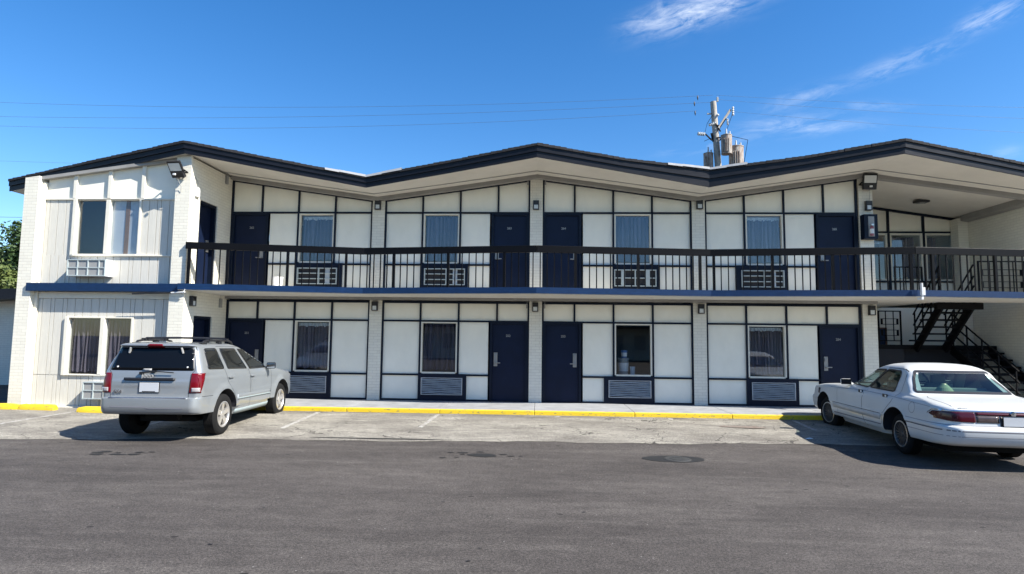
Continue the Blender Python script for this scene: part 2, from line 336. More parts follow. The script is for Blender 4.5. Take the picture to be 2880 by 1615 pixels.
# walkway + kerb
b = MB(); xs = [-8.9, -6.7, -4.4, -2.2, 0.0, 2.3, 4.5, 6.8, 9, 12.85, 17]
for a, c in zip(xs, xs[1:]): b.box(a + .004, c - .004, -1.70, 0.3, -.1, .12)
b.box(8.6, 12.85, .3, 2.8, -.1, .12)
o = b.build('walkway', m_conc, bevel=.006); tag(o, kind='structure')
b = MB()
for a, c in zip(xs, xs[1:]): b.box(a + .003, c - .003, -1.79, -1.702, -.12, .115)
o = b.build('kerb', m_yellow, bevel=.015); tag(o, kind='structure')

# ---------------------------------------------------------------- motel building
RIDGE = [(-13.65, 5.44, -1.2), (-11.1, 5.79, -1.65), (-8.47, 6.144, -2.1), (-6.4, 5.835, -1.65), (-4.285, 5.532, -1.2), (-2.1, 5.835, -1.46), (.02, 6.144, -1.72), (2.15, 5.84, -1.46), (4.235, 5.535, -1.2), (6.4, 5.85, -1.5), (8.55, 6.165, -1.83), (10.7, 5.86, -1.5), (12.85, 5.54, -1.2), (17, 6.1, -1.7)]
THICK = [.30, .30, .30, .29, .28, .30, .33, .33, .45, .345, .34, .32, .30, .33]
def interp(x, k):
    for (a, b_) in zip(RIDGE, RIDGE[1:]):
        if a[0] <= x <= b_[0]: t = (x - a[0]) / (b_[0] - a[0]); return a[k] + (b_[k] - a[k]) * t
    return RIDGE[0][k] if x < RIDGE[0][0] else RIDGE[-1][k]
def roofz(x): return interp(x, 1)
def edgey(x): return interp(x, 2)
BL = empty('motel_building', (0, 0, 0), 0, 'two storey cream motel with zigzag dark roof, navy doors and outdoor balcony', 'building')
RB = 7.6    # back edge
# soffit (thin slab) and roof
def strip_solid(name, z_lo, z_hi, y_front, y_back, m, parent, n0=0, n1=None, smooth=False):
    b = MB(); R_ = RIDGE[n0:n1]; T = THICK[n0:n1]; n = len(R_); vs = []
    for i, r in enumerate(R_):
        yf = y_front(i, r); zl = z_lo(r, T[i]); zh = z_hi(r, T[i])
        vs += [(r[0], yf, zl), (r[0], yf, zh), (r[0], y_back(r), zh), (r[0], y_back(r), zl)]
    fs = []
    for i in range(n - 1):
        a = 4 * i; c = a + 4
        for k in range(4): fs.append((a + k, a + (k + 1) % 4, c + (k + 1) % 4, c + k))
    fs += [(0, 3, 2, 1), tuple(4 * (n - 1) + k for k in range(4))]
    b.add(vs, fs); return b.build(name, m, parent)
strip_solid('soffit', lambda r, t: r[1] + .004, lambda r, t: r[1] + .04, lambda i, r: r[2] + .03, lambda r: RB, m_soffit, BL)
fa = strip_solid('fascia', lambda r, t: r[1] - .012, lambda r, t: r[1] + .55 * t - .055, lambda i, r: r[2], lambda r: r[2] + .028, m_fascia, BL)
f2 = strip_solid('fascia_cap', lambda r, t: r[1] + .55 * t - .05, lambda r, t: r[1] + t - .07, lambda i, r: r[2] - .03, lambda r: r[2] + .028, m_fascia, fa)
strip_solid('roof_deck', lambda r, t: r[1] + .045, lambda r, t: r[1] + t - .068, lambda i, r: r[2] + .032, lambda r: RB, m_shingle, BL)
b = MB(); rng = random.Random(3)   # shingle courses stepping along the slope
for (a, c), (ta, tc_) in zip(zip(RIDGE, RIDGE[1:]), zip(THICK, THICK[1:])):
    n = max(2, int(abs(c[0] - a[0]) / .14)); upw = c[1] > a[1]
    for i in range(n):
        t0, t1 = i / n, (i + 1) / n; x0 = a[0] + (c[0] - a[0]) * t0; x1 = a[0] + (c[0] - a[0]) * t1
        z0 = a[1] + (c[1] - a[1]) * t0 + ta + (tc_ - ta) * t0 - .066; z1 = a[1] + (c[1] - a[1]) * t1 + ta + (tc_ - ta) * t1 - .066
        h = .05 + rng.uniform(0, .012); st = .012
        y0 = a[2] + (c[2] - a[2]) * t0 - .055 - rng.uniform(0, .01); y1 = a[2] + (c[2] - a[2]) * t1 - .055 - rng.uniform(0, .01)
        h0, h1 = (h + st, h) if upw else (h, h + st)
        b.add([(x0, y0, z0), (x1, y1, z1), (x1, RB, z1), (x0, RB, z0), (x0, y0, z0 + h0), (x1, y1, z1 + h1), (x1, RB, z1 + h1), (x0, RB, z0 + h0)], [(0, 3, 2, 1), (4, 5, 6, 7), (0, 1, 5, 4), (1, 2, 6, 5), (2, 3, 7, 6), (3, 0, 4, 7)])
b.build('roof', m_shingle, BL)
# bright valley flashings
def flashing(x0, x1, x2, lift=.0):
    b = MB()
    def top(x): return interp(x, 1) + THx(x) + lift
    segs = [x0, x0 + .35 * (x1 - x0), x1, x1 + .45 * (x2 - x1), x2]
    for i, (a, c) in enumerate(zip(segs, segs[1:])):
        jig = (.0, .012, .004, .016)[i]
        for xa, xc in ((a, c),):
            ya, yc = edgey(xa) - .075, edgey(xc) - .075
            b.add([(xa, ya, top(xa) - .045 + jig), (xc, yc, top(xc) - .045 + jig), (xc, yc, top(xc) + .012 + jig), (xa, ya, top(xa) + .005 + jig), (xa, ya + .5, top(xa) + .02 + jig), (xc, yc + .5, top(xc) + .02 + jig), (xa, ya + .5, top(xa) + .012), (xc, yc + .5, top(xc) + .012)],
                  [(0, 1, 2, 3), (3, 2, 5, 4)])
    o = b.build('valley_flashing', m_flash, BL); s = o.modifiers.new('s', 'SOLIDIFY'); s.thickness = .006; return o
def THx(x):
    for i, (a, b_) in enumerate(zip(RIDGE, RIDGE[1:])):
        if a[0] <= x <= b_[0]: t = (x - a[0]) / (b_[0] - a[0]); return THICK[i] + (THICK[i + 1] - THICK[i]) * t
    return .3
flashing(-5.25, -4.285, -3.35, .0); flashing(3.2, 4.235, 5.1, .0)
# soffit trim line, wall beam following the roofline
def follow(name, x0, x1, yf, yb, zl, zh, m, parent, wall=False):
    xs_ = sorted({x0, x1} | {r[0] for r in RIDGE if x0 < r[0] < x1}); b = MB(); vs = []; fs = []
    for x in xs_:
        z = roofz(x); vs += [(x, yf, z + zl), (x, yf, z + zh), (x, yb, z + zh), (x, yb, z + zl)]
    for i in range(len(xs_) - 1):
        a = 4 * i; c = a + 4
        for k in range(4): fs.append((a + k, a + (k + 1) % 4, c + (k + 1) % 4, c + k))
    fs += [(0, 3, 2, 1), tuple(4 * (len(xs_) - 1) + k for k in range(4))]
    return b.add(vs, fs).build(name, m, parent)
follow('eave_beam', -8.36, 17, -.14, .03, -.10, .003, m_beam, BL)
follow('soffit_strip', -8.36, 17, -.50, -.47, -.012, .003, m_gray, BL)
# mid storey slab with zigzag front edge, soffit below and blue edge band
SE = [(-8.47, -2.08), (-4.285, -1.2), (.03, -1.72), (4.24, -1.2), (8.75, -1.72), (12.85, -1.2), (17, -1.7)]
def slab_poly(inset=0): return [(x, y + inset) for x, y in SE]
b = MB(); P_ = slab_poly(.03)
b.prism(P_ + [(17, -.001), (-8.37, -.001)], 2.83, 2.978, 'z')
b.prism([(-8.36, .155), (10.3, .155), (10.3, 7.2), (-8.36, 7.2)], 2.83, 2.985, 'z')
b.box(8.74, 10.4, .0, 2.78, 2.84, 2.98); b.box(10.4, 12.84, .0, .32, 2.84, 2.98); b.box(12.9, 17, .16, 7.2, 2.83, 2.985)
sb = b.build('balcony_slab', m_soffit, BL)
b = MB()
for (a, c) in zip(SE, SE[1:]):
    A = Vector((*a, 0)); C = Vector((*c, 0)); b.add([(a[0], a[1], 2.845), (c[0], c[1], 2.845), (c[0], c[1], 2.99), (a[0], a[1], 2.99), (a[0], a[1] + .1, 2.845), (c[0], c[1] + .1, 2.845), (c[0], c[1] + .1, 2.99), (a[0], a[1] + .1, 2.99)],
        [(0, 1, 2, 3), (3, 2, 6, 7), (1, 0, 4, 5)])
b.build('slab_edge_band', m_band, sb)
# beam under slab along wall
b = MB(); b.box(-8.36, 8.73, -.12, .03, 2.76, 2.828); b.build('lintel_beam', m_beam, BL)
# structural walls
b = MB()
b.box(-12.3, -8.72, -.9, -.8, -.1, 5.5)
b.box(-12.57, -12.35, -1.5, 7.3, -.1, 5.5)
b.box(-12.57, 17, 7.2, 7.35, -.1, 5.5)
for x in (-4.267, 0, 4.267): b.box(x - .1, x + .1, .3, 7.2, -.1, 5.45)
b.box(-8.37, 8.73, 3.6, 3.7, .12, 5.45)
b.build('inner_wall', m_room, BL)
for a in ((8.45, 8.73, .18, 2.8, .0, 6.1), (12.85, 13.05, -.02, 7.2, -.1, 5.535), (-12.59, -12.575, -1.7, 7.35, -.1, 5.57)): b = MB(); b.box(*a); b.build('brick_side_wall', m_bricks, BL)
# brick end wall (side of the left wing) with doors
def wall_x(mb, x0, x1, y0, y1, z0, z1, holes):
    zs = [z0] + sum([[h[2], h[3]] for h in holes], []) + [z1]
    prev = z0
    for h in holes:
        mb.box(x0, x1, y0, y1, prev, h[2]); mb.box(x0, x1, y0, h[0], h[2], h[3]); mb.box(x0, x1, h[1], y1, h[2], h[3]); prev = h[3]
    mb.box(x0, x1, y0, y1, prev, z1)
b = MB(); wall_x(b, -8.60, -8.372, -1.88, .16, -.05, 6.08, [(-1.5, -.68, .12, 2.245), (-1.5, -.68, 2.99, 5.14)])
b.build('wing_brick_wall', m_bricks, BL)
def door_x(yc0, yc1, z0, z1):
    b = MB(); b.box(-8.56, -8.52, yc0 + .07, yc1 - .07, z0 + .01, z1 - .07); d = b.build('door', m_door, BL)
    b = MB(); b.box(-8.56, -8.40, yc0 + .002, yc0 + .07, z0, z1 - .002); b.box(-8.56, -8.40, yc1 - .07, yc1 - .002, z0, z1 - .002); b.box(-8.56, -8.40, yc0 + .07, yc1 - .07, z1 - .07, z1 - .002); b.build('door_frame', m_navy, d, bevel=.004)
    b = MB(); b.box(-8.52, -8.49, yc1 - .25, yc1 - .13, z0 + .92, z0 + 1.22); b.box(-8.49, -8.44, yc1 - .21, yc1 - .18, z0 + 1.0, z0 + 1.03); b.box(-8.45, -8.43, yc1 - .32, yc1 - .18, z0 + 1.0, z0 + 1.03)
    b.build('lock', m_silver, d, bevel=.004)
door_x(-1.5, -.68, .12, 2.245); door_x(-1.5, -.68, 2.99, 5.14)
# brick pillars
def pillar(x0, x1, y0, y1, z0, z1):
    b = MB(); z_ = lambda x: min(z1, roofz(x) - .001)
    b.prism([(x0, z0), (x1, z0), (x1, z_(x1)), ((x0 + x1) / 2, z_((x0 + x1) / 2)), (x0, z_(x0))], y0, y1, 'y'); return b.build('pillar', m_brickf, BL)
for x in (-4.267, .0, 4.267): pillar(x - .179 + .012, x + .179 - .012, -.03, .28, .121, 2.759); pillar(x - .179 + .012, x + .179 - .012, -.03, .28, 2.979, 9)
pillar(8.395, 8.742, -.04, .17, .121, 2.759); pillar(8.395, 8.742, -.04, .17, 2.979, 9)
pillar(-12.57, -12.22, -1.93, -1.5, -.1, 2.785); pillar(-12.57, -12.22, -1.93, -1.5, 2.786, 9)
pillar(-8.74, -8.374, -1.95, -1.885, -.1, 2.785); pillar(-8.74, -8.374, -1.95, -1.885, 2.991, 9)
b = MB(); b.box(-8.735, -8.61, -1.884, -1.5, -.1, 6.05); b.build('pillar_return', m_bricks, BL)
# left wing front: vertical board siding, trims, windows
WX0, WX1 = -12.218, -8.742
SY = -1.76
wins = [dict(x0=-11.36, xm=-10.51, x1=-9.70, z0=3.72, z1=5.06), dict(x0=-11.36, xm=-10.45, x1=-9.72, z0=.80, z1=2.15)]
b = MB()
def boards(x0, x1, z0, z1):
    x = x0
    while x < x1 - .02:
        w = min(random.choice((.1, .19, .2, .2, .21, .3)), x1 - x)
        if x1 - x - w < .06: w = x1 - x
        b.box(x + .007, x + w - .007, SY, SY + .10, z0, z1); x += w
    b.box(x0, x1, SY + .022, SY + .13, z0, z1)
for z0, z1, zt in ((.02, .78, 0), (2.99, 3.69, 1)): boards(-12.13, WX1, z0, z1)
for w, zt in ((wins[0], 5.08), (wins[1], 2.62)):
    boards(-12.13, w['x0'] - .04, w['z0'] - .03, zt); boards(w['x1'] + .02, WX1, w['z0'] - .03, zt)
boards(wins[1]['x0'] - .04, wins[1]['x1'] + .02, 2.18, 2.62)
b.build('siding', m_siding, BL)
b = MB()   # trims
b.box(WX0, -12.14, SY - .05, SY + .1, -.02, 5.5)
b.box(-11.42, WX1, SY - .045, SY + .02, 3.665, 3.70)
b.box(-12.13, WX1, SY - .035, SY + .08, 5.065, 5.10)
b.box(-12.13, WX1, SY - .02, SY + .08, 2.63, 2.785)
b.box(-12.5, -9.6, SY - .16, SY + .0, -.06, .035)
for x in (-11.39, -10.51, -9.66): b.prism([(x - .045, 5.101), (x + .045, 5.101), (x + .045, roofz(x) - .07), (x - .045, roofz(x) - .07)], SY - .04, SY + .06, 'y')
b.build('wing_trim', m_trimcream, BL, bevel=.005)
b = MB()
for a, c in ((-12.13, -11.435), (-11.345, -10.555), (-10.465, -9.705), (-9.615, WX1)):
    b.prism([(a, 5.101), (c, 5.101), (c, roofz(c) - .06), (a, roofz(a) - .06)], SY + .03, SY + .1, 'y')
b.build('wall_panel', m_panel, BL)
follow('wing_eave_trim', -12.45, -8.75, SY - .10, SY + .12, -.075, .003, m_beam, BL)
b = MB(); b.box(-12.29, -8.47, -1.99, SY - .002, 2.79, 2.985); b.build('blue_band', m_band, BL, bevel=.004)
for w in wins:
    b = MB(); zt, zb = w['z1'], w['z0']
    b.box(w['x0'] - .04, w['x0'] + .045, SY - .055, SY + .1, zb - .03, zt + .03); b.box(w['xm'] - .05, w['xm'] + .05, SY - .05, SY + .1, zb + .001, zt - .001); b.box(w['x1'] - .03, w['x1'] + .02, SY - .03, SY + .1, zb - .03, zt + .03)
    b.box(w['x0'] + .045, w['x1'] - .03, SY - .035, SY + .1, zt, zt + .03); b.box(w['x0'] + .045, w['x1'] - .03, SY - .045, SY + .1, zb - .03, zb)
    fr = b.build('window', m_trimcream, BL, bevel=.004)
    for a, c in ((w['x0'] + .046, w['xm'] - .051), (w['xm'] + .051, w['x1'] - .031)):
        b = MB(); b.box(a, c, SY + .05, SY + .056, zb, zt); b.build('pane', m_glass, fr)
b = MB(); b.box(-10.459, -9.731, SY + .075, SY + .09, 3.72, 5.06); b.build('window_board', m_board, BL)
b = MB(); b.box(-10.12, -10.02, SY + .058, SY + .074, 3.72, 5.06); b.build('wood_plank', m_wood, BL)

# curtains -----------------------------------------------------------------
def curtain(x0, x1, z0, z1, y, m, label, folds=7, valance=True, gather=0, ragged=.02, seed=0):
    rg = random.Random(seed); b = MB(); nx = folds * 10; nz = 10; vs = []; fs = []
    phs = rg.uniform(0, 6); 
    ztop = z1 - (.09 if valance else 0)
    def grid(za, zb, amp, pull=0, x0=x0, x1=x1, mi=0, yo=0):
        vs = []; fs = []
        for j in range(nz + 1):
            t = j / nz; z = za + (zb - za) * t
            for i in range(nx + 1):
                s = i / nx; x = x0 + (x1 - x0) * s; x += pull * math.sin(t * 3.1) * (s - .5) * .3 + .012 * math.sin(s * 17 + t * 4)
                yy = y + yo + amp * math.sin(2 * math.pi * folds * s + phs + .7 * math.sin(s * 9 + t * 1.5)) + amp * .4 * math.sin(2 * math.pi * folds * 2.3 * s + t)
                zz = z + (ragged * math.sin(s * 23 + phs) if j == nz else 0)
                vs.append((x, yy, zz))
        for j in range(nz):
            for i in range(nx): a = j * (nx + 1) + i; fs.append((a, a + 1, a + nx + 2, a + nx + 1))
        b.add(vs, fs, mi)
    grid(ztop, z0 + .03, .045, gather)
    if valance: grid(z1 - .01, ztop - .01, .012, 0, mi=1, yo=-.01)
    o = b.build('curtain', [m, m_sheer], smooth=True, angle=180); tag(o, label, 'curtain', 'curtains behind the motel windows'); return o
curtain(-11.31, -10.5, .82, 2.12, SY + .16, m_curtL, 'gray pleated curtain behind left pane of ground window in the board sided wing', 8, False, seed=1)
curtain(-10.40, -9.75, .82, 2.12, SY + .16, m_curtL, 'gray pleated curtain behind right pane of ground window partly hidden by silver car', 7, False, seed=2)

# room fronts --------------------------------------------------------------
BAYS = [  # cols, door (x0,x1), hinge side, window (x0,x1), ac panel upper, ac panel ground, numbers
    dict(c=[-8.355, -7.512, -6.49, -5.468, -4.446], d=(-8.355, -7.31), w=(-6.49, -5.468), au=(-6.49, -5.25), ag=(-6.72, -5.455), left=True, n=('262', '251'), nm='leftmost'),
    dict(c=[-4.088, -3.066, -2.044, -1.022, -.179], d=(-1.224, -.179), w=(-3.066, -2.044), au=(-3.066, -1.837), ag=(-3.066, -1.834), left=False, n=('263', '252'), nm='second'),
    dict(c=[.179, 1.022, 2.044, 3.066, 4.088], d=(.179, 1.22), w=(2.044, 3.066), au=(2.044, 3.23), ag=(1.813, 3.066), left=True, n=('264', '253'), nm='third'),
    dict(c=[4.446, 5.468, 6.49, 7.512, 8.355], d=(7.29, 8.355), w=(5.468, 6.49), au=(5.253, 6.509), ag=(5.46, 6.724), left=False, n=('265', '254'), nm='rightmost')]
T = .024
def room(bay, fl):
    upf = fl == 1; zb = 3.0 if upf else .121; zm = 3.719 if upf else .796; zt = 5.132 if upf else 2.215
    c = bay['c']; d0, d1 = bay['d']; w0, w1 = bay['w']; a0, a1 = bay['au'] if upf else bay['ag']; x0, x1 = c[0], c[-1]
    top = (lambda x: roofz(x) - .075) if upf else (lambda x: 2.735)
    PY = .045
    pm = MB()
    def cell(xa, xb, za, zbf):
        zc = zbf if callable(zbf) else (lambda x: zbf)
        pm.prism([(xa, za), (xb, za), (xb, zc(xb)), (xa, zc(xa))], PY, .15, 'y')
    for i in range(4): cell(c[i] + T, c[i + 1] - T, zt + T, lambda x: top(x) - .02)
    mids = [d1, c[2], c[3], c[4]] if bay['left'] else [c[0], c[1], c[2], d0]
    for xa, xb in zip(mids, mids[1:]):
        if abs(xa - w0) < .05 and abs(xb - w1) < .05: continue
        cell(xa + T, xb - T, zm + T, zt - T)
    lows = ([d1, a0, a1, c[4]] if bay['left'] else [c[0], a0, a1, d0])
    for k in (0, 2):
        if lows[k + 1] - lows[k] > .1: cell(lows[k] + T, lows[k + 1] - T, zb + .045, zm - T)
    rf = pm.build('room_front', m_panel, BL)
    g = MB()   # navy grid
    for x in c[1:-1]:
        g.prism([(x - T + .001, zt + T), (x + T - .001, zt + T), (x + T - .001, top(x + T)), (x - T + .001, top(x - T))], 0, .13, 'y')
    e = .035
    for x, s in ((x0, 1), (x1, -1)): g.prism([(x - .012 * s, zb), (x + e * s, zb), (x + e * s, top(x)), (x - .012 * s, top(x))], -.004, .13, 'y')
    g.box(x0 + .036, x1 - .036, 0.001, .13, zt - T + .001, zt + T - .001)
    for x in mids[1:3]:
        g.box(x - T + .001, x + T - .001, 0, .13, zm + T, zt - T)
    lo = (d1, x1 - .036) if bay['left'] else (x0 + .036, d0)
    g.box(lo[0], lo[1], .002, .13, zm - T + .001, zm + T - .001)
    g.box(lo[0], lo[1], -.002, .13, zb, zb + .045)
    xs_ = [x0 + .036, x1 - .036]
    mid = [r[0] for r in RIDGE if xs_[0] < r[0] < xs_[1]] if upf else []
    pts = [xs_[0]] + mid + [xs_[1]]
    for p, q in zip(pts, pts[1:]): g.prism([(p, top(p) - .05), (q, top(q) - .05), (q, top(q)), (p, top(p))], -.006, .128, 'y')
    # ac surround
    aL, aR = a0 - T, a1 + T
    gz0, gz1 = (3.17, 3.62) if upf else (.275, .725)
    gx0 = {(0, 1): -6.455, (0, 0): -6.64, (1, 1): -2.99, (1, 0): -3.008, (2, 1): 2.06, (2, 0): 1.905, (3, 1): 5.35, (3, 0): 5.56}[(BAYS.index(bay), fl)]
    gx1 = gx0 + 1.10
    g.box(aL, aR, -.012, .12, gz1, zm + T + .004); g.box(aL, aR, -.012, .12, zb + .001, gz0); g.box(aL, gx0, -.012, .12, gz0, gz1); g.box(gx1, aR, -.012, .12, gz0, gz1)
    g.build('trim_grid', m_navy, rf)
    # door
    F = .085
    q = MB(); q.box(d0 + F, d1 - F, .07, .11, zb + .02, zt - T - .035); dr = q.build('door', m_door, BL, bevel=.003)
    q = MB(); q.box(d0 + .02, d0 + F, .006, .13, zb, zt - T - .002); q.box(d1 - F, d1 - .02, .006, .13, zb, zt - T - .002); q.box(d0 + F, d1 - F, .006, .13, zt - T - .045, zt - T - .002)
    q.box(d0 + F, d1 - F, .02, .13, zb, zb + .018)
    q.build('door_frame', m_navy, dr, bevel=.003)
    lx = (d1 - F - .10) if bay['left'] else (d0 + F + .09); s = -1 if bay['left'] else 1
    lz = zb + (1.10 if not upf else .98)
    kk = .55 if upf else 1; q = MB(); q.box(lx - .05, lx + .05, .045, .07, lz - .18 * kk, lz + .18 * kk); q.box(lx - .035, lx + .035, .025, .045, lz + .06, lz + .14); q.box(lx - .02, lx + .02, .0, .045, lz - .105, lz - .075); q.box(lx - .01 * s, lx + .13 * s, -.012, .005, lz - .103, lz - .078)
    lk = q.build('lock', m_lock, dr, bevel=.004)
    text_mb(bay['n'][0 if upf else 1], .082, .006, (((d0 + d1) / 2 + (.03 if bay['left'] else -.02), .066, zb + 1.72), (1, 0, 0), (0, 0, 1), (0, -1, 0)), m_lock, 'room_number', dr, .002)
    if not upf:
        pass
    # window
    wz0, wz1 = zm + .055, zt - T
    q = MB(); A, B_ = w0 + T, w1 - T
    fw = .04
    q.box(A, A + fw, .012, .13, wz0, wz1); q.box(B_ - fw, B_, .012, .13, wz0, wz1); q.box(A + fw, B_ - fw, .012, .13, wz1 - .035, wz1); q.box(A + fw, B_ - fw, .012, .13, zm + T + .005, wz0 + .02)
    wn = q.build('window', m_trimcream, BL, bevel=.004)
    q = MB(); q.box(A + fw, B_ - fw, .085, .091, wz0 + .02, wz1 - .035); q.build('pane', m_glass, wn)
    return gx0, gx1, gz0, gz1, A, B_, wz0, wz1
info = {}
for i, bay in enumerate(BAYS):
    for fl in (0, 1): info[(i, fl)] = room(bay, fl)
ordn = ['first', 'second', 'third', 'fourth']
cur_desc = {(0, 0): ('dark pleated curtain with pale heading in ground window beside the silver car', m_curtL, 9, True), (1, 0): ('nearly black curtain gathered at the right in ground window left of door 252', m_curtD, 6, False),
            (3, 0): ('dark pleated curtain with white lace heading in ground window left of door 254', m_curtL, 11, True),
            (0, 1): ('blue gray curtain with torn white heading in upper window right of door 262', m_curtU, 8, True), (1, 1): ('blue gray curtain in upper window left of door 263', m_curtU, 8, False),
            (2, 1): ('blue gray curtain in upper window right of door 264', m_curtU, 8, False), (3, 1): ('blue gray curtain with pale valance in upper window left of door 265', m_curtU, 8, True)}
for k, (lb, mm, folds, val) in cur_desc.items():
    gx0, gx1, gz0, gz1, A, B_, z0, z1 = info[k]
    curtain(A + .05, B_ - .045, z0 + .04, z1 - .05, .17, mm, lb, folds, val, gather=.25 if k == (1, 0) else 0, seed=k[0] * 7 + k[1])
b = MB(); b.prism([(13.06, -.1), (17, -.1), (17, roofz(17) - .01), (13.06, roofz(13.06) - .01)], -.0, .15, 'y'); b.build('end_room_front', m_panel, BL)
# floor of rooms
b = MB(); b.box(-8.36, 8.44, .31, 3.6, .1, .13); b.build('room_floor', m_room, BL)
b = MB(); b.box(2.4, 2.42, 3.5, 3.6, .1, .2)

# ---------------------------------------------------------------- air conditioners
def louvre(x0, x1, z0, z1, label):
    w = x1 - x0; h = z1 - z0; t = empty('air_conditioner', ((x0 + x1) / 2, 0, z0), 0, label, 'air conditioner', 'louvred units under the ground floor windows')
    q = MB(); q.box(-w / 2 + .004, w / 2 - .004, .05, .3, .004, h - .004); q.build('casing', m_dark, t)
    q = MB(); q.box(-w / 2, -w / 2 + .018, -.03, .05, 0, h); q.box(w / 2 - .018, w / 2, -.03, .05, 0, h); q.box(-w / 2 + .018, w / 2 - .018, -.03, .05, 0, .015); q.box(-w / 2 + .018, w / 2 - .018, -.03, .05, h - .015, h); q.build('frame', m_slat, t)
    q = MB(); n = 9
    for i in range(n):
        z = .03 + (h - .06) * (i + .5) / n; pts = []
        for sx in range(13):
            x = -w / 2 + .019 + (w - .038) * sx / 12; bow = .006 * math.sin(sx * .9 + i) 
            pts.append((x, bow))
        vs = []; fs = []
        for x, bw in pts: vs += [(x, -.035, z - .013 + bw), (x, -.005, z + .014 + bw), (x, .0, z + .012 + bw), (x, -.03, z - .016 + bw)]
        for a in range(12):
            for k in range(4): fs.append((4 * a + k, 4 * a + (k + 1) % 4, 4 * a + 4 + (k + 1) % 4, 4 * a + 4 + k))
        q.add(vs, fs)
    q.build('louvre', m_slat, t); return t
lab = ['louvred gray wall unit under ground window, half hidden behind the silver car', 'louvred gray wall unit with sagging lower edge left of door 252', 'louvred gray wall unit between door 253 and the next brick pillar', 'louvred gray wall unit with bowed bottom rim left of door 254']
for i in range(4):
    g = info[(i, 0)]; louvre(g[0] + .003, g[1] - .003, g[2] + .003, g[3] - .003, lab[i])
def window_ac(x0, x1, z0, z1, label, style=0):
    w = x1 - x0; h = z1 - z0; t = empty('air_conditioner', ((x0 + x1) / 2, 0, z0), 0, label, 'air conditioner', 'white window units on the balcony level')
    q = MB(); q.box(-w / 2 + .004, w / 2 - .004, .03, .35, .004, h - .004); q.build('casing', m_dark, t)
    q = MB(); e = .022
    q.box(-w / 2, w / 2, -.04, .03, 0, e); q.box(-w / 2, w / 2, -.04, .03, h - e, h); q.box(-w / 2, -w / 2 + e, -.04, .03, e, h - e); q.box(w / 2 - e, w / 2, -.04, .03, e, h - e)
    if style == 0:
        q.box(.03, .06, -.038, .03, e, h - e)
        for k in (1, 2): q.box(-w / 2 + e, w / 2 - e, -.034, .02, h * k / 3 - .011, h * k / 3 + .011)
        q.build('grille', m_acgrille, t)
        q = MB(); q.box(.22, .34, .0, .029, e, h - e); q.build('side_panel', m_slat, t)
    else:
        q.box(-w / 2 + .18, -w / 2 + .28, -.036, .03, e, h - e); q.box(w / 2 - .28, w / 2 - .17, -.036, .03, e, h - e); q.box(-.015, .015, -.036, .03, e, h - e)
        q.box(-w / 2 + e, w / 2 - e, -.034, .02, h * .5 - .011, h * .5 + .011); q.build('grille', m_acgrille, t)
    return t
lab = ['white barred window unit with dark slots on the balcony right of door 262', 'white barred window unit with dark slots on the balcony left of door 263', 'white window unit with two solid side strips on the balcony right of door 264', 'white barred window unit with dark slots on the balcony left of door 265']
for i in range(4):
    g = info[(i, 1)]; window_ac(g[0] + .003, g[1] - .003, g[2] + .003, g[3] - .003, lab[i], 1 if i == 2 else 0)
def box_ac(x, y, z, w, h, dp, label, body):
    t = empty('air_conditioner', (x, y, z), 0, label, 'air conditioner', 'boxed units sticking out of the left wing')
    q = MB(); q.box(0, w, .03, dp, 0, h); q.build('casing', body, t, bevel=.006)
    q = MB(); e = .02
    q.box(0, w, 0, .03, 0, e); q.box(0, w, 0, .03, h - e, h); q.box(0, e, 0, .03, e, h - e); q.box(w - e, w, 0, .03, e, h - e); q.box(e, w - e, .004, .03, h / 2 - .01, h / 2 + .01)
    for k in (.27, .54, .83): q.box(w * k - .011, w * k + .011, .002, .03, e, h - e)
    q.build('grille', m_acgrille, t)
    q = MB()
    for a, c in ((e, w * .27), (w * .27, w * .54), (w * .54, w * .83), (w * .83, w - e)): q.box(a + .012, c - .012, .022, .029, e + .001, h - e - .001)
    q.build('filter_mesh', m_gray, t); return t
box_ac(-11.24, -2.06, 3.15, .95, .40, .30, 'white boxed air conditioner under the boarded upper windows of the left wing', m_white)
box_ac(-10.64, -2.06, .24, .95, .40, .30, 'dirty boxed air conditioner low on the left wing, partly behind the silver car', m_slat)

# ---------------------------------------------------------------- breezeway back wall
b = MB(); BYW = 2.8
ms = [8.75, 9.70, 10.72, 11.76, 12.80]
for a, c in zip(ms, ms[1:]):
    b.prism([(a + .03, 5.16), (c - .03, 5.16), (c - .03, roofz(c) - .05), (a + .03, roofz(a) - .05)], BYW + .04, BYW + .14, 'y')
    b.box(a + .03, c - .03, BYW + .04, BYW + .14, 2.99, 3.60)
b.box(8.75, 9.55, BYW + .04, BYW + .14, 2.99, 5.1)
b.box(8.74, 10.18, BYW, BYW + .14, .12, 2.83) ; b.box(10.56, 12.85, BYW, BYW + .14, .12, 2.83); b.box(10.18, 10.56, BYW, BYW + .14, 2.23, 2.83)
bw = b.build('breezeway_back_wall', m_panel, BL)
b = MB()
for x in ms: b.prism([(x - .03, 2.99), (x + .03, 2.99), (x + .03, roofz(x) - .02), (x - .03, roofz(x) - .02)], BYW - .02, BYW + .13, 'y')
b.box(8.78, 12.77, BYW - .018, BYW + .13, 5.11, 5.16); b.box(9.73, 12.77, BYW - .018, BYW + .13, 3.6, 3.65)
b.build('trim_grid', m_navy, bw)
follow('breezeway_head_trim', 8.75, 12.85, BYW - .03, BYW + .02, -.07, .003, m_navy, BL)
b = MB(); b.box(12.55, 12.84, 2.45, 2.79, .13, 5.5); b.build('corner_pier', m_bricks, BL)
follow('side_wall_beam', 12.62, 12.84, -.02, 2.44, -.16, .003, m_beam, BL)
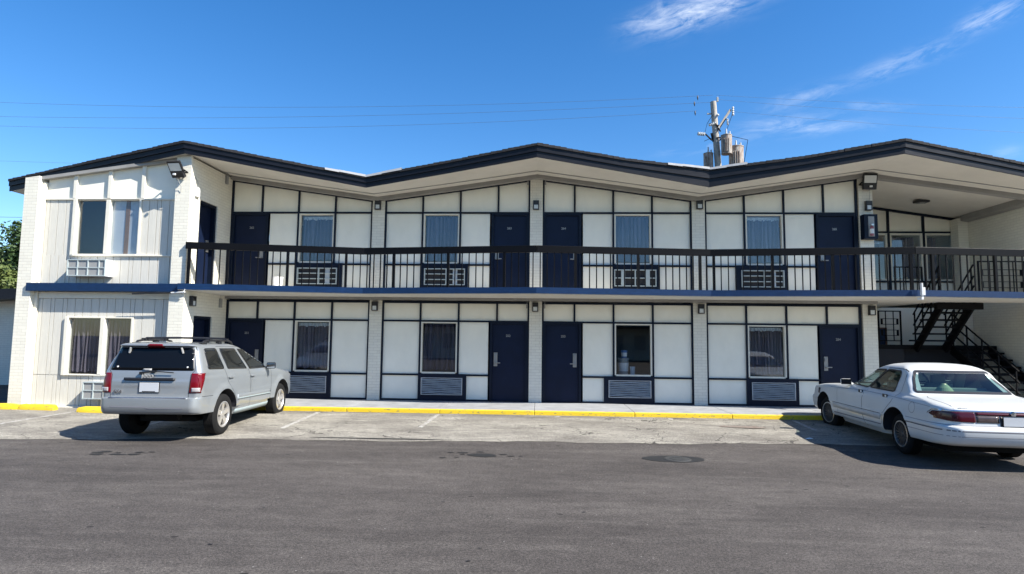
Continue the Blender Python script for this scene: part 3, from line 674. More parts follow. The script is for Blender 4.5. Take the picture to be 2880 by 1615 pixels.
for a, c in zip(ms[1:], ms[2:]):
    b = MB(); b.box(a + .03, a + .09, BYW + .01, BYW + .12, 3.65, 5.11); b.box(c - .09, c - .03, BYW + .01, BYW + .12, 3.65, 5.11); b.box(a + .09, c - .09, BYW + .01, BYW + .12, 5.05, 5.11); b.box(a + .09, c - .09, BYW + .01, BYW + .12, 3.65, 3.70)
    wn = b.build('window', m_trimcream, BL); b = MB(); b.box(a + .09, c - .09, BYW + .06, BYW + .066, 3.70, 5.05); b.build('pane', m_glass, wn)
curtain(10.82, 11.55, 3.72, 5.0, BYW + .15, m_curtU, 'pale curtain in the middle shaded window at the back of the stair hall', 7, False, seed=31)
curtain(11.86, 12.2, 3.72, 5.0, BYW + .15, m_curtU, 'half drawn curtain in the shaded window nearest the right brick wall', 4, False, seed=32)
b = MB(); b.box(10.22, 10.52, BYW + .03, BYW + .07, .14, 2.2); dd = b.build('door', m_band, BL); b = MB(); b.box(10.182, 10.22, BYW - .004, BYW + .1, .13, 2.228); b.box(10.52, 10.558, BYW - .004, BYW + .1, .13, 2.228); b.box(10.22, 10.52, BYW - .004, BYW + .1, 2.2, 2.228); b.build('door_frame', m_wood, dd)

# ---------------------------------------------------------------- stairs
ST = empty('staircase', (11.4, 1.5, .12), 0, 'black steel switchback stair with open treads in the shaded passage on the right', 'staircase')
def loc(b_, name, m, parent=ST, **k):
    b_.v = [(x - ST.location.x, y - ST.location.y, z - ST.location.z) for x, y, z in b_.v]; return b_.build(name, m, parent, **k)
b = MB()
for x in (10.62, 11.40): b = MB(); b.bar((x, 1.55, 1.60), (x, .30, 2.86), .06, .22); loc(b, 'stringer', m_blackmetal)
b = MB(); n = 7
for i in range(n - 1):
    t = (i + 1) / n; b = MB(); b.box(10.42, 11.5, 1.55 - 1.22 * t - .13, 1.55 - 1.22 * t + .13, 1.66 + 1.30 * t - .025, 1.66 + 1.30 * t + .02); loc(b, 'tread', m_blackmetal)
b = MB(); b.box(10.40, 11.56, .2, .33, 2.66, 2.83); loc(b, 'header', m_blackmetal)
b = MB(); b.box(9.62, 12.82, 1.56, 2.74, 1.60, 1.72); loc(b, 'landing', m_blackmetal)
b = MB(); b.box(9.65, 10.32, 1.6, 1.65, .13, 1.6); b.box(10.33, 12.7, 2.0, 2.05, .13, 1.6); loc(b, 'landing_skirt', m_dark)
b = MB()
for x in (11.62, 12.62): b = MB(); b.bar((x, 1.56, 1.60), (x, -.75, .18), .06, .24); loc(b, 'stringer', m_blackmetal)
b = MB()
for i in range(8):
    y = 1.56 - .275 * (i + 1); z = 1.72 - .178 * (i + 1); b = MB(); b.box(11.58, 12.80, y - .02, y + .27, z - .05, z); loc(b, 'tread', m_blackmetal)
for x in (11.62,):
    b = MB()
    for dz in (.35, .62, .9): b.bar((x, 1.56, 1.72 + dz), (x, -.75, .22 + dz), .03, .03)
    for i in range(5): y = 1.5 - .54 * i; z = 1.68 - .35 * i; b.box(x - .015, x + .015, y - .015, y + .015, z, z + .92)
    loc(b, 'handrail', m_blackmetal)
for x in (10.60, 11.44):
    b = MB()
    for dz in (.3, .55, .85): b.bar((x, 1.56, 1.72 + dz), (x, .33, 2.99 + dz), .03, .03)
    for i in range(4): y = 1.5 - .36 * i; z = 1.74 + .37 * i; b.box(x - .015, x + .015, y - .015, y + .015, z, z + .88)
    loc(b, 'handrail', m_blackmetal)
def guard(x0, x1, y, z0, z1, nb, rect=True):
    b = MB()
    b.box(x0, x1, y - .015, y + .015, z1 - .03, z1); b.box(x0, x1, y - .015, y + .015, z0 + .1, z0 + .125); b.box(x0, x0 + .035, y - .018, y + .018, z0, z1); b.box(x1 - .035, x1, y - .018, y + .018, z0, z1)
    for i in range(1, nb): x = x0 + (x1 - x0) * i / nb; b.box(x - .01, x + .01, y - .01, y + .01, z0 + .1, z1 - .03)
    if rect:
        h = z1 - z0
        for f in (.35, .68):
            zc = z0 + h * f; b.box(x0 + .1, x1 - .1, y - .008, y + .008, zc + .07, zc + .085); b.box(x0 + .1, x1 - .1, y - .008, y + .008, zc - .085, zc - .07)
            b.box(x0 + .08, x0 + .13, y - .012, y + .012, zc - .085, zc + .085); b.box(x1 - .13, x1 - .08, y - .012, y + .012, zc - .085, zc + .085)
    loc(b, 'guard_rail', m_blackmetal)
guard(9.66, 10.30, 1.62, 1.72, 2.68, 3)
guard(11.6, 12.8, .40, 2.985, 3.95, 4); guard(9.75, 10.5, .9, 2.985, 3.85, 5, False)

# ---------------------------------------------------------------- railing sections
def railing(p0, p1, label, posts, x_start=None):
    A = Vector((p0[0], p0[1] + .05, 0)); B = Vector((p1[0], p1[1] + .05, 0)); d = (B - A); Ln = d.length; d.normalize()
    t = empty('balcony_railing', (A.x, A.y, 2.985), math.atan2(d.y, d.x), label, 'railing', 'black railing sections along the balcony')
    q = MB(); q.box(.002, Ln - .002, -.035, .035, .84, 1.005); q.build('handrail', m_rail, t, bevel=.006)
    n = int(Ln / .168)
    for i in range(n):
        x = (i + .5) * Ln / n; post = i in posts
        w = .03 if post else .0115
        q = MB(); q.box(x - w, x + w, -w, w, .004, .84); q.build('post' if post else 'baluster', m_rail, t)
    return t
railing((-8.36, -2.06), SE[1], 'black railing from left wing corner to first valley, before door 262', (0, 5, 13, 21))
railing(SE[1], SE[2], 'black railing from first valley to centre ridge, before door 263', (4, 12, 20))
railing(SE[2], SE[3], 'black railing from centre ridge to second valley, before door 264', (5, 14, 23))
railing(SE[3], SE[4], 'black railing from second valley to white bracket, before door 265', (0, 8, 16, 26))
railing(SE[4], SE[5], 'shiny black railing section in front of the open stair hall at the right edge', (2, 11, 20))

# ---------------------------------------------------------------- lamps, floodlights, boxes
def wall_lamp(label, first=[None]):
    t = empty('wall_lamp', (0, 0, 0), 0, label, 'wall lamp', 'square black wall lamps on the brick pillars')
    q = MB(); q.box(-.078, .078, -.10, -.002, .10, .215); q.box(-.078, -.055, -.10, -.002, -.03, .10); q.box(.055, .078, -.10, -.002, -.03, .10); q.box(-.055, .055, -.10, -.002, -.03, -.012); q.build('housing', m_black, t, bevel=.006)
    q = MB(); q.box(-.054, .054, -.088, -.01, -.011, .099); q.build('lens', m_lens, t, bevel=.004); return t
spots = [(-4.28, -.03, 2.50, 'ground floor lamp on the brick pillar between windows, right of the silver car'), (-.01, -.03, 2.51, 'ground floor lamp on the pillar between doors 252 and 253'), (4.29, -.03, 2.50, 'ground floor lamp on the pillar right of the window with paint pails'),
         (8.59, -.04, 2.50, 'ground floor lamp on the end pillar beside door 254'), (-4.28, -.03, 5.23, 'balcony level lamp on the pillar under the first roof valley'), (-.01, -.03, 5.23, 'balcony level lamp on the pillar between doors 263 and 264'),
         (4.29, -.03, 5.25, 'balcony level lamp on the pillar under the second roof valley'), (8.61, -.04, 5.22, 'balcony level lamp on the end pillar just above the extinguisher cabinet')]
wl = wall_lamp(spots[0][3]); wl.location = spots[0][:3]
for s in spots[1:]: dup(wl, s[:3], None, s[3])
dup(wl, (-8.372, -1.66, 2.50), R(90), 'ground floor lamp on the sunlit side wall of the left wing')
def floodlight(loc_, rz, label, tilt=R(35)):
    t = empty('floodlight', loc_, rz, label, 'floodlight', 'black LED floodlights')
    ct, st_ = math.cos(tilt), math.sin(tilt)
    # lamp face looks forward (-y) and down
    ny = Vector((0, -ct, -st_)); uz = Vector((0, -st_, ct)); c = Vector((0, -.16, 0))
    q = MB(); q.obox(c + uz * .06, (.18, 0, 0), ny * .025, uz * .12); q.obox(c - uz * .13, (.165, 0, 0), ny * .045, uz * .075)
    for k in range(12): q.obox(c + uz * .19 + Vector((-.165 + .03 * k, 0, 0)), (.006, 0, 0), ny * .03, uz * .018)
    q.build('housing', m_black, t, bevel=.006)
    q = MB(); q.obox(c + uz * .06 + ny * .028, (.15, 0, 0), ny * .004, uz * .095); q.build('lens', m_lens, t)
    q = MB(); q.bar((-.19, -.14, -.02), (-.19, .0, -.05), .02, .03); q.bar((.19, -.14, -.02), (.19, .0, -.05), .02, .03); q.box(-.2, .2, -.012, .0, -.065, -.035); q.build('bracket', m_blackmetal, t)
    q = MB(); q.box(-.03, .03, -.235, -.2, -.16, -.12); q.build('sticker', m_white, t)
    q = MB(); q.tube([(0, -.12, -.2), (.03, -.08, -.3), (.05, -.03, -.4), (.03, -.005, -.52)], .006, 6); q.build('cable', m_gray, t)
    return t
floodlight((-8.62, -1.955, 5.74), R(-8), 'black floodlight mounted high on the corner pillar of the left wing')
floodlight((8.6, -.05, 5.92), 0, 'black floodlight on top of the end pillar beside the stair hall', R(12))
t = empty('extinguisher_cabinet', (8.575, -.042, 4.42), 0, 'navy wall cabinet with glass front holding a fire extinguisher beside door 265', 'cabinet')
q = MB(); q.box(-.17, .17, -.2, -.001, 0, .64); c_ = q.build('casing', m_navy, t, bevel=.006)
q = MB(); q.box(-.07, .08, -.206, -.2005, .06, .58); q.build('door_window', m_gray, t)
t = empty('fire_extinguisher', (8.575, -.275, 4.50), 0, 'small white and red fire extinguisher seen in the navy wall cabinet', 'fire extinguisher')
q = MB(); q.lathe([(0, 0), (.045, 0), (.048, .03), (.048, .2), (.03, .24), (.012, .26), (0, .26)], (0, .01, 0)); q.build('cylinder', m_red, t, smooth=True)
q = MB(); q.lathe([(.0495, .05), (.0495, .17)], (0, .01, 0)); q.build('paper_label', m_white, t)
q = MB(); q.box(-.012, .05, -.01, .02, .26, .30); q.tube([(0, 0, .28), (-.05, 0, .27), (-.055, 0, .12)], .007, 6); q.build('valve', m_silver, t)
def jbox(x, y, z, label, m=m_white, s=.07):
    t = empty('junction_box', (x, y, z), 0, label, 'junction box', 'small electrical boxes on the walls')
    q = MB(); q.box(0, .055, -s, s, -.12, .12); q.build('cover', m, t, bevel=.008)
    q = MB(); q.tube([(.03, 0, .12), (.03, -.02, .26), (0, -.10, .36)], .005, 6); q.build('wire', m_gray, t); return t
jbox(-8.37, -1.68, 5.28, 'pale junction box on the sunlit side wall below the corner floodlight')
jbox(-8.37, -.35, 5.95, 'small gray box with looping wire high in the shaded upper corner by door 262', m_gray, .045); jbox(-8.37, -.35, 2.62, 'small gray box with looping wire high in the shaded ground corner by door 251', m_gray, .045)
t = empty('conduit', (-9.6, -2.02, 2.735), 0, 'black pipe with white end lying under the blue band of the left wing', 'pipe'); q = MB(); q.tube([(0, 0, 0), (.95, 0, .03)], .018, 8); q.build('black_pipe', m_black, t); q = MB(); q.tube([(.95, 0, .03), (1.3, -.02, .05)], .017, 8); q.tube([(1.25, -.02, .03), (1.3, -.02, .12)], .012, 6); q.build('white_end', m_white, t)
t = empty('pipe_bracket', (8.80, -1.80, 2.78), 0, 'white metal bracket clamped over the blue slab edge at the railing corner', 'bracket'); q = MB(); q.box(-.03, .05, -.05, .02, .08, .26); q.box(-.03, .0, -.05, .02, .26, .36); q.box(-.05, .0, -.06, .1, -.02, .03); q.box(-.02, .02, -.03, .0, .03, .08); q.build('clamp', m_white, t, bevel=.004)
t = empty('ceiling_light', (10.93, 1.5, roofz(10.93)), 0, 'black square light fixture on the shaded ceiling of the stair hall', 'ceiling light'); q = MB(); q.box(-.17, .17, -.12, .12, -.07, .0); q.build('housing', m_black, t, bevel=.01); q = MB(); q.box(-.07, .07, -.07, .07, -.085, -.07); q.build('lens', m_gray, t)
for x, z, w_, lb in ((-.235, 5.98, 1, 'thin gray conduit stub left of the centre pillar under the upper eave'), (.235, 5.98, 1, 'thin gray conduit stub right of the centre pillar under the upper eave'), (-.235, 2.66, 0, 'thin gray conduit stub left of the centre pillar at ground level ceiling'), (.235, 2.66, 0, 'thin gray conduit stub right of the centre pillar at ground level ceiling')):
    q = MB(); q.box(-.018, .018, -.04, -.005, -.09, .0); q.tube([(0, -.02, 0), (.01, -.03, .09)], .008, 6); o = q.build('conduit_stub', m_gray); o.location = (x, 0, z); tag(o, lb, 'conduit', 'conduit stubs beside the centre pillar')
# bucket on balcony
t = empty('bucket', (-6.8, -.45, 2.98), 0, 'white plastic bucket standing on the balcony between door 262 and the window', 'bucket'); q = MB(); q.lathe([(0, 0), (.125, 0), (.15, .30), (.157, .305), (.157, .33), (0, .335)]); q.build('pail', m_white, t, smooth=True); q = MB(); q.tube([(.157, 0, .3), (.15, -.07, .22), (0, -.17, .17), (-.15, -.07, .22), (-.157, 0, .3)], .004, 6); q.build('handle', m_silver, t)
# paint pails in window 253
t = empty('side_table', (2.6, .62, .12), 0, 'dark table standing inside the uncurtained ground window', 'table'); q = MB(); q.box(-.5, .5, -.28, .28, .70, .73); q.build('tabletop', m_dark, t); 
for sx, sy in ((-1, -1), (1, -1), (1, 1), (-1, 1)):
    q = MB(); q.box(sx * .46 - .02, sx * .46 + .02, sy * .24 - .02, sy * .24 + .02, 0, .70); q.build('leg', m_dark, t)
def pail(x, y, z, r, h, m, label):
    t = empty('paint_pail', (x, y, z), 0, label, 'paint pail', 'containers inside the uncurtained window'); q = MB(); q.lathe([(0, 0), (r * .88, 0), (r, h * .9), (r * 1.06, h * .91), (r * 1.06, h), (0, h)]); q.build('pail', m, t, smooth=True); q = MB(); q.lathe([(r * .92, h * .2), (r * .985, h * .7)], n=24); q.build('paper_label', m_white, t); return t
pail(2.36, .52, .85, .145, .44, m_gray, 'large gray paint pail inside the uncurtained ground window'); pail(2.38, .5, 1.29, .085, .2, m_blueplastic, 'small blue pail stacked on the large gray pail in the window'); pail(2.60, .50, .85, .07, .21, m_white, 'small white can beside the large pail in the window')

# ---------------------------------------------------------------- wheel stops, ground things
def stop(x, y, L_, rz, label):
    t = empty('wheel_stop', (x, y, gz(y) + .004), rz, label, 'wheel stop', 'yellow concrete wheel stops'); q = MB(); n = 14; vs = []; fs = []; rg = random.Random(int(x * 10))
    prof = [(-.085, 0), (-.08, .07), (-.05, .125), (.05, .125), (.08, .07), (.085, 0)]
    for i in range(n + 1):
        sc = 1 if 0 < i < n else .8
        for p in prof: vs.append((-L_ / 2 + L_ * i / n, p[0] * sc + rg.uniform(-.004, .004), p[1] * sc + rg.uniform(-.004, .004) * (p[1] > 0)))
    for i in range(n):
        for k in range(5): fs.append((6 * i + k, 6 * i + k + 1, 6 * i + 7 + k, 6 * i + 6 + k))
        fs.append((6 * i + 5, 6 * i, 6 * i + 6, 6 * i + 11))
    fs += [tuple(range(5, -1, -1)), tuple(6 * n + k for k in range(6))]
    q.add(vs, fs); q.build('block', m_yellow, t, smooth=True, angle=30); return t
stop(-12.95, -2.28, 2.0, 0, 'yellow wheel stop running out of the photo at the left edge'); stop(-11.48, -2.30, .90, R(-4), 'short yellow wheel stop ending left of the gap, second from left edge'); stop(-9.45, -2.55, 1.75, R(-2), 'yellow wheel stop mostly hidden behind the silver car')
m_patch = mat('dark_patch', (.016, .016, .016), .7, var=.3, vscale=3); m_iron = mat('cast_iron', (.05, .05, .048), .55, var=.3, vscale=9, bump=.5, bscale=60)
def disc(name, x, y, rx, ry, m, z=.004, n=40, wob=.04, parent=None, build=True, seed=1):
    rg = random.Random(seed); k = [rg.uniform(0, 6) for _ in range(4)]; q = MB(); vs = [(0, 0, z)]
    for i in range(n): a = 2 * math.pi * i / n; r = 1 + wob * (math.sin(2 * a + k[0]) + .6 * math.sin(3 * a + k[1]) + .4 * math.sin(7 * a + k[2])); vs.append((rx * r * math.cos(a), ry * r * math.sin(a), z))
    q.add(vs, [(0, i + 1, (i + 1) % n + 1) for i in range(n)]); return q.build(name, m, parent)
t = empty('manhole_cover', (2.24, -6.15, -.075), 0, 'round iron manhole cover set in a dark ring of fresh sealer, right of centre', 'manhole cover')
disc('sealer_ring', 0, 0, .47, .27, m_patch, .005, parent=t); q = MB(); q.lathe([(0, .012), (.2, .012), (.21, .006)], (.05, -.02, 0), n=32); q.lathe([(.09, .017), (.11, .017)], (.05, -.02, 0), n=32); q.build('lid', m_iron, t)
o = disc('oil_stain', 0, 0, .24, .13, m_patch, .006, wob=.1, seed=5); o.location = (-.77, -6.18, -.075); tag(o, 'dark wet oval stain on the sealed asphalt left of the manhole cover', 'stain')
o = disc('oil_stain', 0, 0, .10, .035, m_patch, .006, wob=.1, seed=6); o.location = (-1.1, -6.0, -.075); tag(o, 'small dark smear just left of the oval stain', 'stain')
o = disc('oil_stain', 0, 0, 1.15, .05, m_patch, .009, wob=.12, seed=8); o.location = (-2.75, -4.93, gz(-4.93)); tag(o, 'long thin dark sealer smear along the edge of the old asphalt', 'stain')
m_brown = mat('brown_stain', (.13, .09, .07), .8, var=.4, vscale=6, vcol=(.22, .19, .16))
o = disc('oil_stain', 0, 0, .42, .24, m_brown, .009, wob=.14, seed=12); o.location = (4.35, -2.9, gz(-2.9)); o.rotation_euler = (R(-.85), 0, 0); tag(o, 'brown oil stain on the old asphalt left of the white sedan shadow', 'stain')
q = MB(); rg = random.Random(21)
for i in range(70):
    if i < 14: x, y = rg.uniform(-6.9, -5.9), rg.uniform(-6.75, -6.45)
    elif i < 26: x, y = rg.uniform(-1.4, .0), rg.uniform(-6.5, -5.9)
    else: x, y = rg.uniform(-9, 7), rg.uniform(-12.5, -6)
    r = rg.uniform(.015, .055) * (1.2 if i < 14 else (.8 if i < 26 else .30)); k = rg.uniform(0, 6); n = 12; z = gz(y) + .006 + i * .00003
    q.add([(x + r * (1 + .3 * math.sin(3 * 6.283 * j / n + k)) * 1.5 * math.cos(6.283 * j / n), y + r * (1 + .3 * math.sin(2 * 6.283 * j / n + k)) * .8 * math.sin(6.283 * j / n), z) for j in range(n)], [tuple(range(n))])
o = q.build('oil_drips', m_patch); tag(o, 'small dark oil drips and tar spots dotted over the new asphalt', 'oil drips', kind='stuff')
m_scrap = mat('paper', (.75, .75, .72), .8)
def scrap(x, y, s, lb, a=0):
    q = MB(); q.add([(-s, -s * .35, .006), (s, -s * .3, .012), (s * .8, s * .35, .02), (-s * .9, s * .3, .009), (0, 0, .03)], [(0, 1, 4), (1, 2, 4), (2, 3, 4), (3, 0, 4)]); o = q.build('paper_scrap', m_scrap); o.location = (x, y, gz(y) + .002); o.rotation_euler = (0, 0, a); tag(o, lb, 'litter', 'scraps of litter on the asphalt')
scrap(5.18, -4.15, .07, 'white paper scrap in the shadow beside the white sedan'); # loose gravel
q = MB(); rg = random.Random(11)
for i in range(700):
    if rg.random() < .55: y = rg.uniform(-1.9, -5.1)
    else: y = -rg.uniform(5.1, 13.5)
    x = rg.uniform(-12, 11); s = rg.uniform(.003, .007) * (1 if y > -9 else .7); z = gz(y) + .004
    q.add([(x - s, y, z), (x, y - s, z), (x + s, y, z), (x, y + s, z), (x + s * .2, y, z + s * 1.1)], [(0, 1, 4), (1, 2, 4), (2, 3, 4), (3, 0, 4)])
o = q.build('gravel', mat('grit', (.36, .34, .30), .9, var=.5, vscale=3)); tag(o, 'loose pale grit scattered over the asphalt', 'gravel', kind='stuff')

# ---------------------------------------------------------------- neighbour building at left
t = empty('neighbour_building', (-20, 6, 0), 0, 'low cream building with dark sloping roof edge glimpsed at the left edge', 'building')
q = MB(); q.box(-9, 4.2, -2.2, 8, -.1, 3.0); q.build('wall', m_brickf, t)
q = MB(); q.prism([(-9.5, 2.25), (5.4, 3.03), (5.4, 3.36), (-9.5, 2.60)], -3.0, 8.4, 'y'); q.build('roof', m_fascia, t)
# building behind the camera (seen only as reflections)
t = empty('opposite_motel_wing', (0, -38, -.07), 0, 'second motel wing across the car park, seen only reflected in windows', 'building')
q = MB(); q.box(-34, 34, -8, 0, 0, 5.6); q.build('wall', m_siding, t)
q = MB()
for i in range(16):
    x = -32 + 4.27 * i; q.box(x, x + 1, 0, .05, .15, 2.2); q.box(x, x + 1, 0, .05, 3, 5.1); q.box(x + 2, x + 3, 0, .05, .9, 2.2); q.box(x + 2, x + 3, 0, .05, 3.8, 5.1)
q.build('door_row', m_gray, t)
q = MB(); q.box(-34.5, 34.5, -8.5, 1.9, 5.6, 5.95); q.box(-34, 34, 0, 1.7, 2.8, 2.98); q.build('roof', m_fascia, t)

# ---------------------------------------------------------------- utility pole
PX, PY_ = 8.35, 12
UP = empty('utility_pole', (PX, PY_, 0), 0, 'weathered leaning utility pole with insulators rising behind the roof', 'utility pole')
q = MB(); q.tube([(.40, 0, 0), (-.01, 0, 10), (-.18, 0, 12.98)], [.19, .15, .135], 14); q.build('pole', m_pole, UP, smooth=True)
q = MB(); q.bar((.0, -.15, 11.65), (.58, -.1, 12.55), .09, .10); q.build('crossarm', m_pole, UP)
def insul(x, y, z, r=.05, h=.3, d=(0, 0, 1)):
    q = MB(); D = Vector(d).normalized(); P0 = Vector((x, y, z)); q.tube([P0 + D * (h * k / 8) for k in range(9)], [r * (1 if k % 2 else .6) for k in range(9)], 8); q.build('insulator', m_ceram, UP, smooth=True)
insul(.68, -.15, 12.25, .06, .42); insul(.42, -.15, 11.8, .05, .3); insul(.02, 0, 12.98, .06, .22); insul(-.12, -.1, 11.9, .09, .32, (-1, 0, -.25)); insul(-.62, -.1, 11.38, .10, .34, (-1, 0, .1)); insul(-.30, 0, 12.4, .05, .18, (-1, 0, 0)); insul(-.18, -.2, 12.1, .07, .25, (.5, -.5, .6))
q = MB(); q.bar((-.6, -.1, 11.4), (-.28, -.05, 11.1), .05, .05); q.bar((-.30, -.05, 11.45), (-.2, 0, 11.05), .07, .07); q.bar((-.15, -.15, 11.9), (.1, -.12, 11.5), .05, .05); q.bar((-.35, 0, 12.4), (-.1, 0, 12.4), .03, .03); q.bar((-.05, -.17, 11.5), (.35, -.17, 12.1), .04, .04)
q.lathe([(.17, 11.15), (.185, 11.15), (.185, 11.22), (.17, 11.22)], (0.02, 0, 0), n=14); q.lathe([(.17, 11.75), (.18, 11.75), (.18, 11.8), (.17, 11.8)], (-.02, 0, 0), n=14)
q.tube([(-.25, -.1, 12.3), (-.5, -.1, 11.9), (-.62, -.1, 11.45)], .012, 5); q.tube([(.7, -.15, 12.6), (.6, -.2, 12.2), (.25, -.3, 11.3)], .012, 5); q.tube([(.36, -.2, 11.3), (1.35, -.1, 11.1), (1.15, -.1, 10.0)], .014, 5); q.tube([(-.65, -.1, 11.05), (-.2, -.1, 11.25)], .012, 5)
q.build('hardware', m_blackmetal, UP)
def transformer(x, y, z, r, h, label):
    t = empty('transformer', (PX + x, PY_ + y, z), 0, label, 'transformer', 'transformers hung on the utility pole')
    q = MB(); q.lathe([(0, 0), (r * .97, 0), (r, .03), (r, h * .93), (r * 1.05, h * .94), (r * 1.05, h * .97), (r * .7, h), (0, h)], n=28); q.build('tank', m_rust, t, smooth=True)
    q = MB(); q.tube([(0, -.0, h), (0, 0, h + .28)], [.05, .03], 8); q.tube([(r * .5, -r * .4, h), (r * .5, -r * .4, h + .12)], .04, 8); q.build('bushing', m_ceram, t)
    q = MB()
    for k in range(5): a = -1.0 + .28 * k; q.box(r * math.sin(a) - .012, r * math.sin(a) + .012, -r * math.cos(a) - .05, -r * math.cos(a), h * .08, h * .75)
    q.build('cooling_fin', m_rust, t); q = MB(); q.box(-.04, .04, r * .9, r + .25, h * .3, h * .5); q.build('hanger', m_blackmetal, t); return t
transformer(.27, -.42, 10.32, .24, .92, 'rust streaked transformer hanging in front of the pole'); transformer(.85, .05, 9.6, .33, 1.25, 'largest transformer, cream with rust, right of the pole'); transformer(-.42, .1, 9.6, .22, .95, 'gray transformer left of the pole')
# wires
def wire(pts, label, r=.011):
    q = MB(); P_ = []
    for (a, b_, sag) in pts:
        for k in range(13): t = k / 12; P_.append((a[0] + (b_[0] - a[0]) * t, a[1] + (b_[1] - a[1]) * t, a[2] + (b_[2] - a[2]) * t - sag * 4 * t * (1 - t)))
    q.tube(P_, r, 6); o = q.build('power_line', m_wire); tag(o, label, 'power line', 'overhead power lines behind the roof')
Yw = 12
def at(u, v, Y):
    d = fwd + right * ((u - 1440) / FPX) - up * ((v - 807.5) / FPX); return CAMP + d * ((Y - CAMP.y) / d.y)
def span(uv0, uv1, mid, label, r=.0065):
    A = at(*uv0, Yw); B = at(*uv1, Yw); Mv = at(*mid, Yw); t = (Mv.x - A.x) / (B.x - A.x); zl = A.z + (B.z - A.z) * t; sag = max(0, (zl - Mv.z) / (4 * t * (1 - t)))
    wire([(A, B, sag)], label, r)
span((-60, 286), (2005, 268), (980, 301), 'topmost thin power line left of the pole'); span((-60, 327), (2000, 288), (900, 328), 'middle thin power line left of the pole'); span((-60, 353), (1960, 312), (1000, 356), 'lowest thin power line of the three left of the pole')
span((2015, 268), (2950, 304), (2450, 290), 'topmost faint power line right of the pole', .005); span((2015, 280), (2950, 336), (2450, 312), 'middle faint power line right of the pole', .005); span((2040, 312), (2950, 376), (2450, 347), 'lowest faint power line right of the pole', .005)
Yw = 9
span((-60, 609), (90, 612), (20, 611), 'thick cable low in the sky at the left edge', .010)
Yw = 12
span((-60, 451), (260, 461), (100, 456), 'thin cable above the left roof end', .005)
for i, (u0, v0) in enumerate(((1962, 275), (1953, 292), (1955, 318))):
    p_ = at(u0, v0, 12); q = MB(); q.tube([(0, 0, .1), (0, 0, 0), (.01, 0, -.12)], [.02, .035, .015], 6); o = q.build('line_clamp', m_black); o.location = p_; tag(o, ['upper', 'middle', 'lower'][i] + ' small dark clamp hanging on the wires left of the pole', 'line clamp', 'clamps on the wires')
Yw = 12
#TREES#
# ---------------------------------------------------------------- trees at the left edge
def leafmat(name, c, c2):
    return mat(name, c, .6, var=.5, vscale=1.1, vcol=c2, spec=.3)
m_leafD = leafmat('dark_leaves', (.055, .10, .03), (.022, .045, .014)); m_leafL = leafmat('light_leaves', (.12, .145, .035), (.045, .07, .02)); m_bark = mat('bark', (.12, .09, .07), .9, var=.4, vscale=6)
def tree(name, x, y, h, r, trunk_h, m, label, n=9000, seed=1, size=.11, blobs=26):
    rg = random.Random(seed); t = empty(name, (x, y, gz(y)), 0, label, 'tree', 'trees behind the left end of the motel')
    q = MB(); top = Vector((rg.uniform(-.3, .3), rg.uniform(-.3, .3), trunk_h)); q.tube([(0, 0, 0), (.05, .03, trunk_h * .5), top], [r * .09, r * .07, r * .055], 10)
    B = []
    for i in range(blobs):
        a = rg.uniform(0, 6.283); u_ = rg.uniform(0, 1) ** .5; zz = rg.uniform(0, 1)
        rad = r * (math.sin(math.pi * (.15 + .8 * zz)) ** .7) * u_ * .85
        c = Vector((rad * math.cos(a), rad * math.sin(a), trunk_h * .55 + (h - trunk_h * .55) * (.08 + .84 * zz))); B.append((c, r * rg.uniform(.18, .36)))
        if i < 12: q.tube([tuple(top * .8), tuple((top * .8 + c) / 2 + Vector((0, 0, -.1 * r))), tuple(c)], [r * .04, r * .025, r * .01], 6)
    q.build('trunk', m_bark, t, smooth=True)
    q = MB(); vs = []; fs = []
    for i in range(n):
        c, br = B[rg.randrange(len(B))]; d = Vector((rg.gauss(0, 1), rg.gauss(0, 1), rg.gauss(0, 1))).normalized(); p = c + d * br * (rg.uniform(0, 1) ** .35); p.z = max(p.z, .1)
        a = Vector((rg.gauss(0, 1), rg.gauss(0, 1), rg.gauss(0, .6))).normalized(); b_ = a.cross(d + Vector((.01, .02, .03))).normalized(); s = size * rg.uniform(.6, 1.4); k = len(vs)
        vs += [p - a * s, p + b_ * s * .5, p + a * s, p - b_ * s * .5]; fs.append((k, k + 1, k + 2, k + 3))
    q.add(vs, fs); q.build('crown', m, t)
    return t
tree('oak_tree', -31.0, 19.5, 8.9, 2.6, 4.0, m_leafD, 'dark green tree just left of the brick corner, taller one', 9000, 3, .12, 34)
tree('leafy_tree', -34.2, 22.5, 7.6, 3.6, 2.2, m_leafL, 'yellow green bushy tree at the left photo edge', 11000, 5, .12, 40)
tree('bare_topped_tree', -37.5, 25, 9.0, 2.2, 4.5, m_leafL, 'sparse tree with thin greyish top behind the yellow green one', 1500, 9, .10, 26)
tree('leafy_tree', -30.6, 16.6, 5.8, 2.4, 1.2, m_leafL, 'low bushy green tree directly behind the neighbouring roof', 8000, 12, .11, 30)
